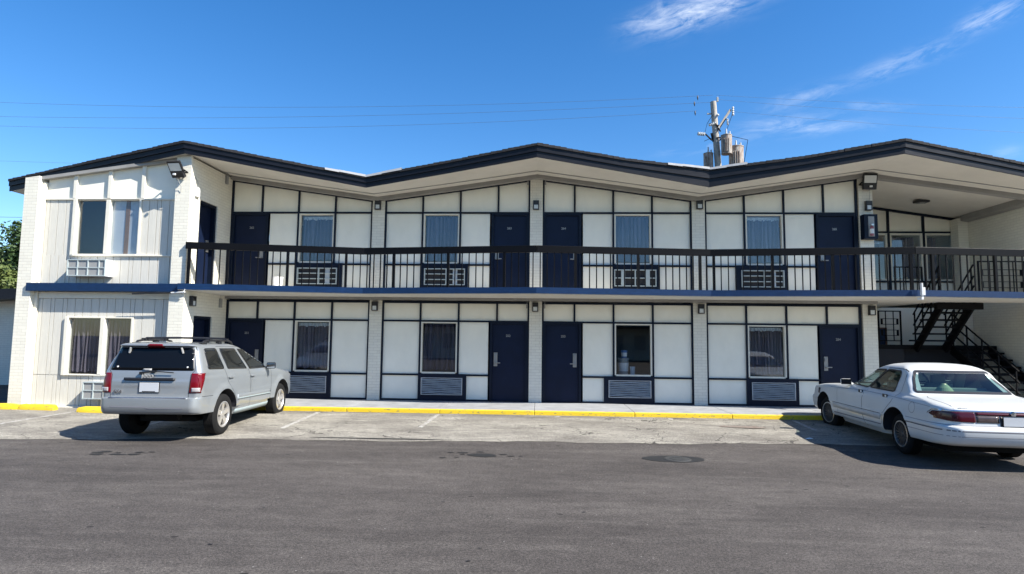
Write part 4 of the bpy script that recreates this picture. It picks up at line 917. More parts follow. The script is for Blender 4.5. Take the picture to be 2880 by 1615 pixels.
# ---------------------------------------------------------------- cars
def pchip(xs, ys, x):
    n = len(xs)
    if x <= xs[0]: return ys[0]
    if x >= xs[-1]: return ys[-1]
    h = [xs[i + 1] - xs[i] for i in range(n - 1)]; d = [(ys[i + 1] - ys[i]) / h[i] for i in range(n - 1)]
    m = [d[0]] + [0 if d[i - 1] * d[i] <= 0 else 2 * d[i - 1] * d[i] / (d[i - 1] + d[i]) for i in range(1, n - 1)] + [d[-1]]
    for i in range(n - 1):
        if x <= xs[i + 1]:
            t = (x - xs[i]) / h[i]; t2 = t * t; t3 = t2 * t
            return (2 * t3 - 3 * t2 + 1) * ys[i] + (t3 - 2 * t2 + t) * h[i] * m[i] + (-2 * t3 + 3 * t2) * ys[i + 1] + (t3 - t2) * h[i] * m[i + 1]
def contour(yr, yf, w, rxr, ryr, rxf, ryf, bow, endbow):
    """right half of a plan outline from rear centre to front centre, then mirrored"""
    pts = []
    for i in range(8): x = (w - rxr) * i / 8; pts.append((x, yr - endbow * (1 - (x / w) ** 2)))
    y0 = yr - endbow * (1 - ((w - rxr) / w) ** 2)
    for i in range(12): a = math.pi / 2 * i / 12; pts.append((w - rxr + rxr * math.sin(a), y0 + ryr * (1 - math.cos(a))))
    ya, yb = y0 + ryr, yf - ryf
    for i in range(46): t = i / 46; pts.append((w, ya + (yb - ya) * t))
    for i in range(12): a = math.pi / 2 * i / 12; pts.append((w - rxf * (1 - math.cos(a)), yb + ryf * math.sin(a)))
    for i in range(9): t = i / 8; x = (w - rxf) * (1 - t); pts.append((x, yf + endbow * (1 - (x / w) ** 2) * .9))
    mid = (yr + yf) / 2; hl = (yf - yr) / 2
    out = [(x * (1 - bow * abs((y - mid) / hl) ** 2.5), y) for x, y in pts]
    return out + [(-x, y) for x, y in out[-2:0:-1]]
def shell(rows, wheels, flare, R0):
    """rows: z, yr, yf, w, rxr, ryr, rxf, ryf, bow, endbow"""
    zs = [r[0] for r in rows]; lev = []
    for a, b in zip(zs, zs[1:]):
        k = max(1, int(math.ceil((b - a) / .022)))
        # more slices where the outline shrinks fast
        i = zs.index(a); jump = max(abs(rows[i + 1][1] - rows[i][1]), abs(rows[i + 1][2] - rows[i][2])); k = max(k, int(jump / .07))
        lev += [a + (b - a) * t / k for t in range(k)]
    lev.append(zs[-1]); vs = []; n = None
    cols = [[r[k] for r in rows] for k in range(1, 10)]
    for z in lev:
        p = [pchip(zs, c, z) for c in cols]; c = contour(*p); n = len(c)
        for x, y in c:
            for wy, wz in wheels:
                d = math.hypot(y - wy, z - wz)
                if d < R0 + .16 and abs(x) > .6 * p[2] and flare:
                    f = max(0, 1 - max(0, d - R0 - .03) / .12); f = f * f * (3 - 2 * f); x += math.copysign(flare * f, x)
            vs.append((x, y, z))
    fs = []
    for j in range(len(lev) - 1):
        for i in range(n): fs.append((j * n + i, j * n + (i + 1) % n, (j + 1) * n + (i + 1) % n, (j + 1) * n + i))
    k = len(vs); vs.append((0, sum(v[1] for v in vs[:n]) / n, lev[0])); fs += [(k, (i + 1) % n, i) for i in range(n)]
    base = (len(lev) - 1) * n; k = len(vs); vs.append((0, sum(v[1] for v in vs[base:base + n]) / n, lev[-1] + .002)); fs += [(k, base + i, base + (i + 1) % n) for i in range(n)]
    return vs, fs
def cut(o, cutters):
    for c in cutters:
        m = o.modifiers.new('b', 'BOOLEAN'); m.operation = 'DIFFERENCE'; m.object = c; m.solver = 'EXACT'
    dg = bpy.context.evaluated_depsgraph_get(); dg.update(); me = bpy.data.meshes.new_from_object(o.evaluated_get(dg)); me.name = o.name
    o.modifiers.clear(); o.data = me
    for c in cutters: bpy.data.objects.remove(c)
def rpoly(pts, r, n=4):
    out = []; N_ = len(pts)
    for i, p in enumerate(pts):
        p = Vector(p); a = Vector(pts[i - 1]); c = Vector(pts[(i + 1) % N_]); da = (a - p); dc = (c - p); rr = min(r, da.length * .45, dc.length * .45); A = p + da.normalized() * rr; C = p + dc.normalized() * rr
        for k in range(n + 1): t = k / n; out.append(tuple((1 - t) ** 2 * A + 2 * t * (1 - t) * p + t * t * C))
    return out
class Proj:
    def __init__(s, vs, fs): s.t = BVHTree.FromPolygons([Vector(v) for v in vs], fs)
    def hit(s, axis, a, b):
        if axis == 'r': o, d = Vector((4, a, b)), Vector((-1, 0, 0))
        elif axis == 'l': o, d = Vector((-4, a, b)), Vector((1, 0, 0))
        elif axis == 'b': o, d = Vector((a, -6, b)), Vector((0, 1, 0))
        elif axis == 'f': o, d = Vector((a, 8, b)), Vector((0, -1, 0))
        else: o, d = Vector((a, b, 5)), Vector((0, 0, -1))
        h = s.t.ray_cast(o, d); return h[0], h[1], d
    def patch(s, name, pts, axis, off, m, parent, step=.06, thick=.012, graze=.22):
        bm = bmesh.new()
        f = bm.faces.new([bm.verts.new((p[0], p[1], 0)) for p in pts])
        for ax in (0, 1):
            lo = min(p[ax] for p in pts); hi = max(p[ax] for p in pts); k = int((hi - lo) / step)
            for i in range(1, k + 1):
                c = lo + (hi - lo) * i / (k + 1); no = (1, 0, 0) if ax == 0 else (0, 1, 0); co = (c, 0, 0) if ax == 0 else (0, c, 0)
                bmesh.ops.bisect_plane(bm, geom=bm.verts[:] + bm.edges[:] + bm.faces[:], plane_co=co, plane_no=no)
        bmesh.ops.triangulate(bm, faces=bm.faces[:])
        bad = []; H_ = {v: s.hit(axis, v.co.x, v.co.y) for v in bm.verts}; ai = {'r': 0, 'l': 0, 'b': 1, 'f': 1, 't': 2}[axis]
        ds = sorted(abs(h[0][ai]) for h in H_.values() if h[0] is not None); med = ds[len(ds) // 2] if ds else 0
        for v in bm.verts:
            h, nn, d = H_[v]
            if h is None or abs(nn.dot(d)) < graze or abs(abs(h[ai]) - med) > .32: bad.append(v); continue
            if nn.dot(d) > 0: nn = -nn
            v.co = h + nn * off
        if bad: bmesh.ops.delete(bm, geom=bad, context='VERTS')
        # front faces then a skirt
        want = {'r': Vector((1, 0, 0)), 'l': Vector((-1, 0, 0)), 'b': Vector((0, -1, 0)), 'f': Vector((0, 1, 0)), 't': Vector((0, 0, 1))}[axis]
        bm.normal_update()
        if bm.faces and sum((f.normal.dot(want) for f in bm.faces)) < 0: bmesh.ops.reverse_faces(bm, faces=bm.faces[:])
        me = bpy.data.meshes.new(name); bm.to_mesh(me); bm.free(); me.materials.append(m); me.shade_smooth()
        o = bpy.data.objects.new(name, me); COL.objects.link(o); o.parent = parent
        if thick: sm = o.modifiers.new('s', 'SOLIDIFY'); sm.thickness = thick; sm.offset = -1
        return o
    def line(s, name, pts, axis, m, parent, w=.009, off=.002):
        """a joint line between body panels"""
        q = MB(); P_ = []
        for (a, b) in zip(pts, pts[1:]):
            k = max(1, int(math.hypot(b[0] - a[0], b[1] - a[1]) / .05))
            for i in range(k): P_.append((a[0] + (b[0] - a[0]) * i / k, a[1] + (b[1] - a[1]) * i / k))
        P_.append(pts[-1]); vs = []
        for i, p in enumerate(P_):
            a = Vector(P_[max(i - 1, 0)]); b = Vector(P_[min(i + 1, len(P_) - 1)]); t = (b - a).normalized(); nn = Vector((-t.y, t.x)) * w / 2
            for sgn in (-1, 1):
                h, nm, d = s.hit(axis, p[0] + sgn * nn.x, p[1] + sgn * nn.y)
                if h is None or abs(nm.dot(d)) < .15: vs.append(None); continue
                if nm.dot(d) > 0: nm = -nm
                vs.append(h + nm * off)
        ok = [v for v in vs if v is not None]
        q.f = [f for f in ((2 * i, 2 * i + 1, 2 * i + 3, 2 * i + 2) for i in range(len(P_) - 1)) if all(vs[k] is not None for k in f) and (vs[f[0]] - vs[f[3]]).length < .25]; q.v = [tuple(v) if v is not None else tuple(ok[0]) for v in vs]; q.mi = [0] * len(q.f)
        return q.build(name, m, parent)
m_tyre = mat('tyre_rubber', (.010, .010, .010), .85, spec=.2, bump=.3, bscale=50)
m_rimS = mat('alloy_rim', (.62, .60, .57), .32, metal=.75)
m_rimD = mat('dusty_lace_rim', (.07, .07, .07), .5, metal=.3)
m_chrome = mat('chrome', (.75, .75, .76), .12, metal=1)
m_hubdark = mat('brake_dark', (.010, .010, .010), .8, spec=.15)
m_redlens = mat('red_lens', (.12, .001, .005), .2, coat=.2, spec=.4)
m_redlens2 = mat('deep_red_lens', (.055, .003, .007), .2, coat=.2, spec=.4)
m_smoke = mat('smoked_lens', (.09, .065, .06), .2, coat=.3, var=.4, vscale=12)
m_clearlens = mat('clear_lens', (.32, .30, .30), .15, coat=1)
m_plate = mat('licence_plate', (.46, .48, .50), .4)
m_silverpaint = mat('silver_paint', (.29, .31, .32), .36, metal=.45, coat=.8, var=.05, vscale=2)
m_silvertrim = mat('dull_teal_trim', (.30, .36, .37), .45, metal=.2)
m_whitepaint = mat('white_car_paint', (.60, .612, .595), .3, coat=.35, var=.05, vscale=2.5, spec=.5)
m_whitetrim = mat('worn_white_trim', (.62, .62, .60), .45, var=.25, vscale=7, stretch=(1, .6, 5))
m_seam = mat('panel_gap', (.03, .03, .035), .8)
m_seamw = mat('soft_panel_gap', (.20, .20, .22), .8)
m_int = mat('car_interior', (.10, .13, .13), .8)
m_seat = mat('seat_cloth', (.22, .26, .24), .9)
def wheel(parent, x, y, z, R0, rim, width, side, style, steer=0):
    """x = outer face; side +1 right"""
    t = empty('wheel', (x, y, z), steer); t.parent = parent
    s = side
    w = width
    q = MB(); sw = [(rim, -.02), (rim + .02, .0), (rim + .55 * (R0 - rim), .006), (R0 - .02, -.012), (R0 - .003, -.035)]
    prof = [(r, s * h) for r, h in sw]
    n = 6
    for k in range(n):   # tread grooves
        a = -.035 - (w - .07) * k / n; c = -.035 - (w - .07) * (k + 1) / n; prof += [(R0, s * a), (R0, s * (c + .008)), (R0 - .008, s * (c + .007)), (R0 - .008, s * (c + .001))]
    prof += [(R0 - .003, s * -(w - .03)), (rim + .03, s * -w), (rim, s * -w)]
    q.lathe(prof, axis='x', n=48); q.build('tyre', m_tyre, t, smooth=True, angle=35)
    q = MB(); q.lathe([(rim - .002, s * -.19), (rim - .03, s * -.10), (0, s * -.10)], axis='x', n=32); q.build('brake_drum', m_hubdark, t)
    mm = m_rimS if style == 'five' else m_rimD
    q = MB(); q.lathe([(rim + .004, s * -.025), (rim + .006, s * -.004), (rim - .012, s * .0), (rim - .025, s * -.012), (rim - .03, s * -.05), (rim - .012, s * -.09)], axis='x', n=48)
    q.build('rim', mm, t, smooth=True, angle=50)
    if style != 'five': q = MB(); q.lathe([(rim + .009, s * -.012), (rim + .009, s * .002), (rim - .004, s * .004), (rim - .006, s * -.004)], axis='x', n=48); q.build('trim_ring', m_rimS, t, smooth=True)
    q = MB()
    if style == 'five':
        for k in range(5):
            a = 2 * math.pi * k / 5 + .3; ca, sa = math.cos(a), math.sin(a)
            for (r0, r1, w0, w1, d0, d1) in ((.05, rim - .02, .042, .030, -.028, -.016),):
                P = lambda r, ww, d: (s * d, r * ca - ww * sa, r * sa + ww * ca)
                vs = [P(r0, -w0, d0), P(r0, w0, d0), P(r1, w1 * 1.5, d1), P(r1, -w1 * 1.5, d1), P(r0, -w0, d0 - .04), P(r0, w0, d0 - .04), P(r1, w1 * 1.5, d1 - .05), P(r1, -w1 * 1.5, d1 - .05), P((r0 + r1) / 2, 0, (d0 + d1) / 2 + .012), ]
                q.add(vs, [(0, 1, 8), (1, 2, 8), (2, 3, 8), (3, 0, 8), (0, 4, 5, 1), (1, 5, 6, 2), (2, 6, 7, 3), (3, 7, 4, 0), (7, 6, 5, 4)])
        q.lathe([(0, s * -.014), (.035, s * -.014), (.06, s * -.024), (.075, s * -.04), (.075, s * -.09)], axis='x', n=20)
    else:
        for k in range(18):
            a = 2 * math.pi * k / 18
            for tw in (.16, -.16):
                p0 = (s * -.03, .055 * math.cos(a), .055 * math.sin(a)); p1 = (s * -.02, (rim - .02) * math.cos(a + tw), (rim - .02) * math.sin(a + tw)); q.bar(p0, p1, .009, .014, upv=(1, 0, 0))
        q.lathe([(0, s * -.012), (.035, s * -.014), (.06, s * -.03), (.06, s * -.09)], axis='x', n=20)
    q.build('spokes', mm, t, smooth=True, angle=25)
    return t
def arch_cutters(ys, z, R0, xin, mt):
    cs = []
    for y in ys:
        for s in (-1, 1):
            q = MB(); q.lathe([(0, s * 1.3), (R0, s * 1.3), (R0, s * xin), (0, s * xin)], axis='x', n=56); c = q.build('cut', mt); c.location = (0, y, z)
            bm = bmesh.new(); bm.from_mesh(c.data); bmesh.ops.remove_doubles(bm, verts=bm.verts, dist=1e-5); bmesh.ops.recalc_face_normals(bm, faces=bm.faces); bm.to_mesh(bm_me := c.data); bm.free(); cs.append(c)
    return cs
def put(root, ax, ay, th, wb, dp):
    f = Vector((-math.sin(th), math.cos(th))); zr = gz(ay) + .004; zf = gz(ay + f.y * wb); pit = math.atan2(zf - zr, wb) + dp
    r3 = Vector((math.cos(th), math.sin(th), 0)); f3 = Vector((f.x * math.cos(pit), f.y * math.cos(pit), math.sin(pit))); u3 = r3.cross(f3)
    m = Matrix((r3, f3, u3)).transposed().to_4x4(); m.translation = (ax, ay, zr); root.matrix_world = m

# ---- silver SUV
def build_suv():
    T_ = empty('parked_car', (0, 0, 0), 0, 'silver four wheel drive car with roof rack parked nose to the kerb', 'car')
    WH = ((0, .37), (2.78, .37))
    rows = [  # z, yr, yf, w, rxr, ryr, rxf, ryf, bow, endbow
        (.31, .50, 2.30, .80, .12, .12, .2, .2, .02, .02),
        (.40, .50, 2.32, .85, .12, .14, .25, .3, .02, .03),
        (.452, .48, 2.35, .862, .14, .16, .25, .35, .02, .03),
        (.468, -.90, 3.62, .866, .16, .20, .25, .35, .02, .03),
        (.51, -.955, 3.67, .870, .16, .21, .25, .35, .02, .03),
        (.60, -.975, 3.70, .875, .16, .22, .28, .40, .02, .035),
        (.735, -.97, 3.70, .875, .16, .22, .28, .40, .02, .035),
        (.755, -.90, 3.68, .872, .12, .16, .28, .40, .02, .03),
        (.90, -.895, 3.66, .875, .10, .14, .26, .38, .02, .03),
        (.96, -.89, 3.58, .874, .10, .14, .28, .46, .022, .04),
        (1.02, -.885, 3.36, .872, .10, .14, .28, .46, .022, .04),
        (1.07, -.88, 3.02, .868, .10, .14, .26, .42, .02, .03),
        (1.11, -.875, 2.68, .860, .10, .14, .20, .30, .02, .03),
        (1.145, -.87, 2.34, .852, .10, .14, .2, .3, .01, .03),
        (1.175, -.865, 2.06, .845, .10, .14, .22, .25, .0, .03),
        (1.20, -.86, 1.97, .838, .10, .14, .25, .2, .0, .03),
        (1.24, -.85, 1.88, .825, .10, .14, .28, .18, .0, .03),
        (1.40, -.80, 1.50, .765, .10, .14, .28, .16, .0, .03),
        (1.56, -.745, 1.08, .705, .10, .13, .26, .16, .0, .03),
        (1.61, -.75, .92, .685, .10, .12, .24, .16, .0, .03),
        (1.635, -.80, .80, .668, .10, .12, .22, .16, .0, .03),
        (1.66, -.79, .66, .63, .10, .12, .2, .16, .0, .03),
        (1.68, -.70, .45, .55, .12, .14, .2, .2, .0, .03),
        (1.692, -.45, .2, .40, .14, .16, .2, .16, .0, .03),
        (1.697, -.2, .0, .2, .1, .08, .1, .08, .0, .01)]
    vs, fs = shell(rows, WH, .03, .45)
    q = MB(); q.add(vs, fs); body = q.build('body', m_silverpaint, T_); body.data.materials.append(m_dark)
    cut(body, arch_cutters((0.0, 2.78), .385, .455, .48, m_dark)); body.data.shade_smooth(); body.data.set_sharp_from_angle(angle=R(38))
    P = Proj(vs, fs)
    for y in (0, 2.78):
        for s in (1, -1): wheel(T_, s * .868, y, .37, .37, .232, .235, s, 'five')
    q = MB(); q.box(-.5, .5, -.3, 3.1, .27, .36); q.lathe([(0, -.30), (.08, -.28), (.08, .28), (0, .30)], (.05, -.52, .40), 'x', 14); q.box(-.70, .70, -.06, .06, .30, .42); q.build('underbody', m_hubdark, T_)
    W1 = dict(quarter=[(-.60, 1.235), (-.02, 1.215), (-.115, 1.575), (-.535, 1.575)], rear=[(.135, 1.21), (.92, 1.175), (.63, 1.56), (.03, 1.575)], front=[(1.07, 1.17), (1.86, 1.155), (1.60, 1.33), (1.30, 1.49), (1.05, 1.545), (.76, 1.56)])
    for s, ax in ((1, 'r'), (-1, 'l')):
        for nm, pts in W1.items():
            big = [(-.64, 1.215), (.0, 1.198), (-.095, 1.60), (-.56, 1.60)] if nm == 'quarter' else None
            pts = rpoly(pts, .035 if nm != 'quarter' else .06)
            c = Vector((sum(p[0] for p in pts) / len(pts), sum(p[1] for p in pts) / len(pts)))
            out = [tuple(c + (Vector(p) - c) * (1 + .022 / max(.1, (Vector(p) - c).length))) for p in pts]
            fr = P.patch('window_trim', out, ax, .004, m_black, T_, .05)
            P.patch('side_window', pts, ax, .008, m_tintside, T_, .05)
        P.line('panel_gap', [(-.02, .84), (.10, 1.0), (.13, 1.2), (.02, 1.6)] if 0 else [(.44, .36), (.42, .62), (.10, .98), (-.01, 1.21)], ax, m_seam, T_)
        P.line('panel_gap', [(1.10, .38), (1.10, .9), (1.0, 1.17)], ax, m_seam, T_)
        P.line('panel_gap', [(2.14, .42), (2.18, .8), (2.14, 1.12)], ax, m_seam, T_)
        P.line('panel_gap', [(-.08, 1.62), (.75, 1.61), (1.05, 1.575)], ax, m_seam, T_, .006)
        P.patch('side_moulding', rpoly([(.50, .60), (2.12, .575), (2.12, .665), (.52, .69)], .02), ax, .014, m_silverpaint, T_, .08, .02)
        P.patch('moulding_insert', rpoly([(.52, .60), (2.11, .577), (2.11, .60), (.53, .622)], .005), ax, .0185, m_silvertrim, T_, .08, .006)
        P.patch('sill_trim', [(.42, .315), (2.30, .315), (2.24, .40), (.45, .40)], ax, .012, m_silvertrim, T_, .08, .02)
        for y in (.20, 1.16):
            h, nn, d = P.hit(ax, y, 1.045 if y < .5 else 1.02); q = MB(); q.box(h.x - .0 * s, h.x + s * .035, y - .09, y + .09, h.z - .018, h.z + .018); q.build('door_handle', m_silverpaint, T_, bevel=.01)
        h, nn, d = P.hit(ax, 1.90, 1.16)   # mirror
        mir = empty('mirror', (s * (abs(h.x) + .13), 1.90, 1.19)); mir.parent = T_
        q = MB(); q.add([(s * a, b, c) for a, b, c in ((-.11, -.05, -.075), (.10, -.05, -.07), (.10, -.05, .075), (-.10, -.05, .07), (-.10, .09, -.05), (.06, .07, -.05), (.06, .07, .05), (-.09, .09, .05))], [(0, 1, 2, 3), (4, 7, 6, 5), (0, 4, 5, 1), (1, 5, 6, 2), (2, 6, 7, 3), (3, 7, 4, 0)]); q.bar((-s * .15, .03, -.05), (-s * .05, .03, -.04), .05, .04); q.build('housing', m_black, mir, bevel=.02)
        q = MB(); q.box(-.085, .085, -.055, -.0505, -.055, .055); q.build('mirror_glass', m_chrome, mir)
        P.patch('tail_light', [(-.99, .83), (-.85, .83), (-.73, 1.165), (-.99, 1.165)], ax, .008, m_redlens, T_, .03, .015)
        rr = [(s * a, b) for a, b in ((.690, 1.165), (.90, 1.165), (.90, .83), (.665, .83))]
        P.patch('tail_light', rr, 'b', .008, m_redlens, T_, .03, .015)
        P.patch('reverse_light', rpoly([(s * a, b) for a, b in ((.71, .85), (.83, .85), (.83, .92), (.71, .92))], .01), 'b', .016, m_clearlens, T_, .03, .01)
        P.patch('headlight', rpoly([(s * a, b) for a, b in ((.50, .80), (.80, .84), (.80, 1.0), (.50, .98))], .03), 'f', .006, m_clearlens, T_, .05)
        # roof rail
        q = MB(); q.tube([(s * .60, -.42, 1.655), (s * .60, -.36, 1.71), (s * .60, -.2, 1.728), (s * .60, .55, 1.728), (s * .59, .72, 1.70), (s * .59, .80, 1.63)], .020, 8); q.box(s * .60 - .03, s * .60 + .03, -.48, -.30, 1.64, 1.69); q.box(s * .60 - .03, s * .60 + .03, .15, .27, 1.65, 1.71); q.build('roof_rail', m_black, T_, smooth=True)
    for y in (-.15, .50):
        q = MB(); q.tube([(-.60, y, 1.735), (-.57, y, 1.765), (0, y, 1.775), (.57, y, 1.765), (.60, y, 1.735)], .018, 8); q.box(-.63, -.55, y - .05, y + .05, 1.72, 1.765); q.box(.55, .63, y - .05, y + .05, 1.72, 1.765); q.build('roof_cross_bar', m_black, T_, smooth=True)
    # rear glass, tailgate
    gl = rpoly([(-.71, 1.215), (.71, 1.215), (.625, 1.595), (-.625, 1.595)], .04)
    P.patch('window_trim', [(x * 1.02, z + (z - 1.39) * .04) for x, z in gl], 'b', .003, m_black, T_, .06)
    P.patch('rear_window', gl, 'b', .007, m_tint, T_, .06)
    P.patch('brake_light', rpoly([(-.15, 1.60), (.15, 1.60), (.13, 1.64), (-.13, 1.64)], .008), 'b', .012, m_redlens, T_, .05, .03)
    for s in (-1, 1):
        q = MB(); h, nn, d = P.hit('b', s * .47, 1.56); q.bar((s * .47, h.y - .02, 1.50), (s * .44, h.y - .03, 1.605), .04, .03); q.build('glass_hinge', m_gray, T_, bevel=.008)
        q = MB(); h, nn, d = P.hit('b', s * .60, 1.27); q.lathe([(0, h.y - .02), (.014, h.y - .018), (.014, h.y)], (s * .60, 0, 1.27), 'y', 10); q.build('glass_button', m_white, T_)
    h, nn, d = P.hit('b', .1, 1.20)
    q = MB(); q.bar((-.16, h.y - .05, 1.175), (.12, h.y - .055, 1.20), .02, .03); q.bar((.10, h.y - .055, 1.20), (.40, h.y - .04, 1.178), .014, .016); q.box(-.18, -.12, h.y - .06, h.y + .02, 1.14, 1.19); q.box(.02, .07, h.y - .06, h.y + .02, 1.17, 1.20); q.build('rear_wiper', m_black, T_, bevel=.004)
    P.patch('window_label', [(-.16, 1.205), (.0, 1.205), (.0, 1.24), (-.14, 1.24)], 'b', .0095, m_gray, T_)
    P.line('panel_gap', [(.665, .76), (.675, 1.14), (.735, 1.22), (.66, 1.62), (-.66, 1.62), (-.735, 1.22), (-.675, 1.14), (-.665, .76)], 'b', m_seam, T_, .009)
    # plate recess and bar
    P.patch('grab_bar', rpoly([(-.44, 1.035), (.42, 1.035), (.42, 1.085), (-.44, 1.085)], .015), 'b', .035, m_black, T_, .05, .04)
    P.line('recess_edge', [(-.42, 1.03), (-.48, .88), (-.40, .80), (.38, .80), (.46, .88), (.40, 1.03)], 'b', m_gray, T_, .006)
    h, nn, d = P.hit('b', 0, .92)
    pl = MB(); pl.box(-.165, .165, h.y - .018, h.y - .006, .845, 1.005); po = pl.build('licence_plate', m_plate, T_, bevel=.004)
    q = MB(); q.box(-.175, .175, h.y - .014, h.y - .004, .835, .845); q.box(-.175, .175, h.y - .014, h.y - .004, 1.005, 1.015); q.box(-.175, -.165, h.y - .014, h.y - .004, .845, 1.005); q.box(.165, .175, h.y - .014, h.y - .004, .845, 1.005); q.box(-.11, .11, h.y - .022, h.y - .0185, .85, .862); q.build('plate_frame', m_black, po)
    text_mb('Jeep', .12, .012, ((-.04, h.y - .012, 1.125), (1, 0, 0), (0, 0, 1), (0, -1, 0)), m_gray, 'emblem', T_, .002)
    text_mb('4X4', .085, .010, ((-.54, h.y - .004, .85), (1, 0, 0), (0, 0, 1), (0, -1, 0)), m_chrome, 'emblem', T_, .001)
    # bumper
    P.line('bumper_groove', [(-.62, .60), (-.02, .60), (.03, .575), (.62, .575)], 'b', m_seamw, T_, .018, .003)
    q = MB(); q.box(-.66, .66, -.985, -.88, .738, .758); q.build('bumper_step', m_chrome, T_, bevel=.005)
    P.line('panel_gap', [(-.95, .765), (-.80, .765), (-.45, .755)], 'r', m_seam, T_, .008)
    P.patch('grille', rpoly([(-.45, .78), (.45, .78), (.42, .97), (-.42, .97)], .03), 'f', .006, m_black, T_, .05)
    wsp = rpoly([(-.66, 1.25), (.66, 1.25), (.56, 1.58), (-.56, 1.58)], .05); P.patch('windscreen', wsp, 'f', .007, m_tint, T_, .06)
    put(T_, -6.602, -4.846, .0541, 2.78, -.0255)
    return T_
# ---- white saloon
def build_sedan():
    T_ = empty('parked_car', (0, 0, 0), 0, 'long white four door saloon with wide red tail light strip at the right edge', 'car')
    WH = ((-.08, .33), (2.9, .33))
    rows = [
        (.24, .46, 2.44, .82, .2, .2, .25, .3, .02, .02),
        (.325, .44, 2.46, .90, .25, .30, .3, .45, .03, .03),
        (.345, -1.30, 3.72, .92, .28, .36, .34, .5, .035, .04),
        (.40, -1.42, 3.81, .94, .26, .38, .24, .36, .035, .05),
        (.50, -1.465, 3.85, .95, .26, .40, .24, .36, .035, .05),
        (.585, -1.475, 3.86, .955, .26, .40, .24, .36, .035, .05),
        (.60, -1.47, 3.85, .962, .26, .40, .24, .36, .035, .05),
        (.63, -1.455, 3.83, .962, .26, .40, .24, .36, .035, .05),
        (.66, -1.40, 3.77, .955, .28, .42, .24, .36, .035, .05),
        (.78, -1.385, 3.73, .95, .26, .40, .24, .36, .035, .05),
        (.86, -1.365, 3.66, .94, .24, .38, .24, .36, .035, .05),
        (.90, -1.33, 3.50, .925, .24, .36, .32, .45, .03, .05),
        (.93, -1.25, 3.25, .905, .22, .34, .3, .4, .03, .05),
        (.955, -1.10, 2.90, .875, .20, .30, .3, .4, .02, .04),
        (.975, -.88, 2.50, .845, .18, .26, .28, .35, .01, .03),
        (.995, -.58, 2.15, .82, .16, .22, .26, .28, .0, .03),
        (1.015, -.38, 1.98, .80, .14, .16, .26, .2, .0, .04),
        (1.05, -.30, 1.86, .785, .12, .12, .26, .16, .0, .05),
        (1.15, -.175, 1.62, .745, .11, .10, .24, .14, .0, .05),
        (1.25, -.06, 1.38, .70, .11, .10, .24, .14, .0, .05),
        (1.36, .02, 1.18, .655, .12, .12, .24, .14, .0, .05),
        (1.415, .14, 1.03, .61, .14, .14, .22, .14, .0, .05),
        (1.46, .25, .90, .53, .14, .16, .2, .14, .0, .04),
        (1.487, .38, .76, .38, .14, .14, .16, .12, .0, .03),
        (1.497, .48, .64, .18, .08, .06, .08, .06, .0, .01)]
    vs, fs = shell(rows, WH, .014, .40)
    q = MB(); q.add(vs, fs); body = q.build('body', m_whitepaint, T_); body.data.materials.append(m_dark); body.data.materials.append(m_int)
    P = Proj(vs, fs)
    W1 = dict(front=[(1.83, 1.02), (1.14, 1.005), (.60, 1.34), (.98, 1.335), (1.25, 1.27)][::-1], rear=[(1.03, 1.003), (.21, 1.0), (-.03, 1.30), (.03, 1.335), (.50, 1.345)])
    W1 = dict(front=[(1.88, 1.035), (1.15, 1.015), (.74, 1.355), (1.02, 1.345), (1.30, 1.28)], rear=[(1.06, 1.015), (.20, 1.01), (.20, 1.30), (.24, 1.35), (.66, 1.358)])
    rg = rpoly([(-.725, 1.045), (.725, 1.045), (.56, 1.365), (-.56, 1.365)], .03)
    cs = arch_cutters((-.08, 2.9), .355, .415, .52, m_dark)
    def cutter(pts, axis, lo, hi):
        q = MB(); q.prism(pts, lo, hi, axis); c = q.build('cut', m_int); return c
    for k in W1.values(): cs.append(cutter(rpoly(k, .03), 'x', -1.2, 1.2))
    cs.append(cutter([(-.62, 1.06), (.62, 1.06), (.52, 1.345), (-.52, 1.345)], 'y', -1.0, 3.0))
    cut(body, cs); body.data.shade_smooth(); body.data.set_sharp_from_angle(angle=R(38))
    for y in (-.08, 2.9):
        for s in (1, -1): wheel(T_, s * .87, y, .33, .33, .205, .215, s, 'lace', R(9) if y > 1 else 0)
    q = MB(); q.box(-.6, .6, -.9, 3.2, .2, .3); q.box(-.7, .7, -.05, .05, .26, .38); q.build('underbody', m_hubdark, T_)
    for s, ax in ((1, 'r'), (-1, 'l')):
        for nm, pts in W1.items():
            pts = rpoly(pts, .03); c = Vector((sum(p[0] for p in pts) / len(pts), sum(p[1] for p in pts) / len(pts)))
            # black surround as four thin strips following the outline
            P.line('window_trim', [tuple(c + (Vector(p) - c) * (1 + .008 / max(.1, (Vector(p) - c).length))) for p in pts + [pts[0]]], ax, m_black, T_, .024, .005)
            P.patch('side_window', pts, ax, .001, m_glasscar, T_, .05, 0)
        P.patch('centre_pillar_trim', [(1.145, 1.018), (1.065, 1.018), (.665, 1.352), (.735, 1.352)], ax, .002, m_black, T_, .05, .006)
        P.line('panel_gap', [(2.23, .34), (2.20, .6), (2.24, .93)], ax, m_seam, T_, .006)
        P.line('panel_gap', [(1.02, .31), (1.10, .5), (1.12, .78), (1.06, .97)], ax, m_seam, T_, .012)
        P.line('panel_gap', [(.40, .42), (.32, .62), (.06, .84), (-.02, 1.0), (.0, 1.2), (.05, 1.36), (.15, 1.392), (.7, 1.395)], ax, m_seam, T_, .009)
        P.line('panel_gap', [(-1.05, .885), (.0, .93), (1.2, .945), (2.6, .90)], ax, m_seamw, T_, .006)
        P.patch('side_moulding', [(.43, .50), (2.42, .50), (2.42, .60), (.38, .60)], ax, .007, m_whitetrim, T_, .08, .014)
        P.line('moulding_line', [(.40, .608), (2.42, .608)], ax, m_seam, T_, .008, .004)
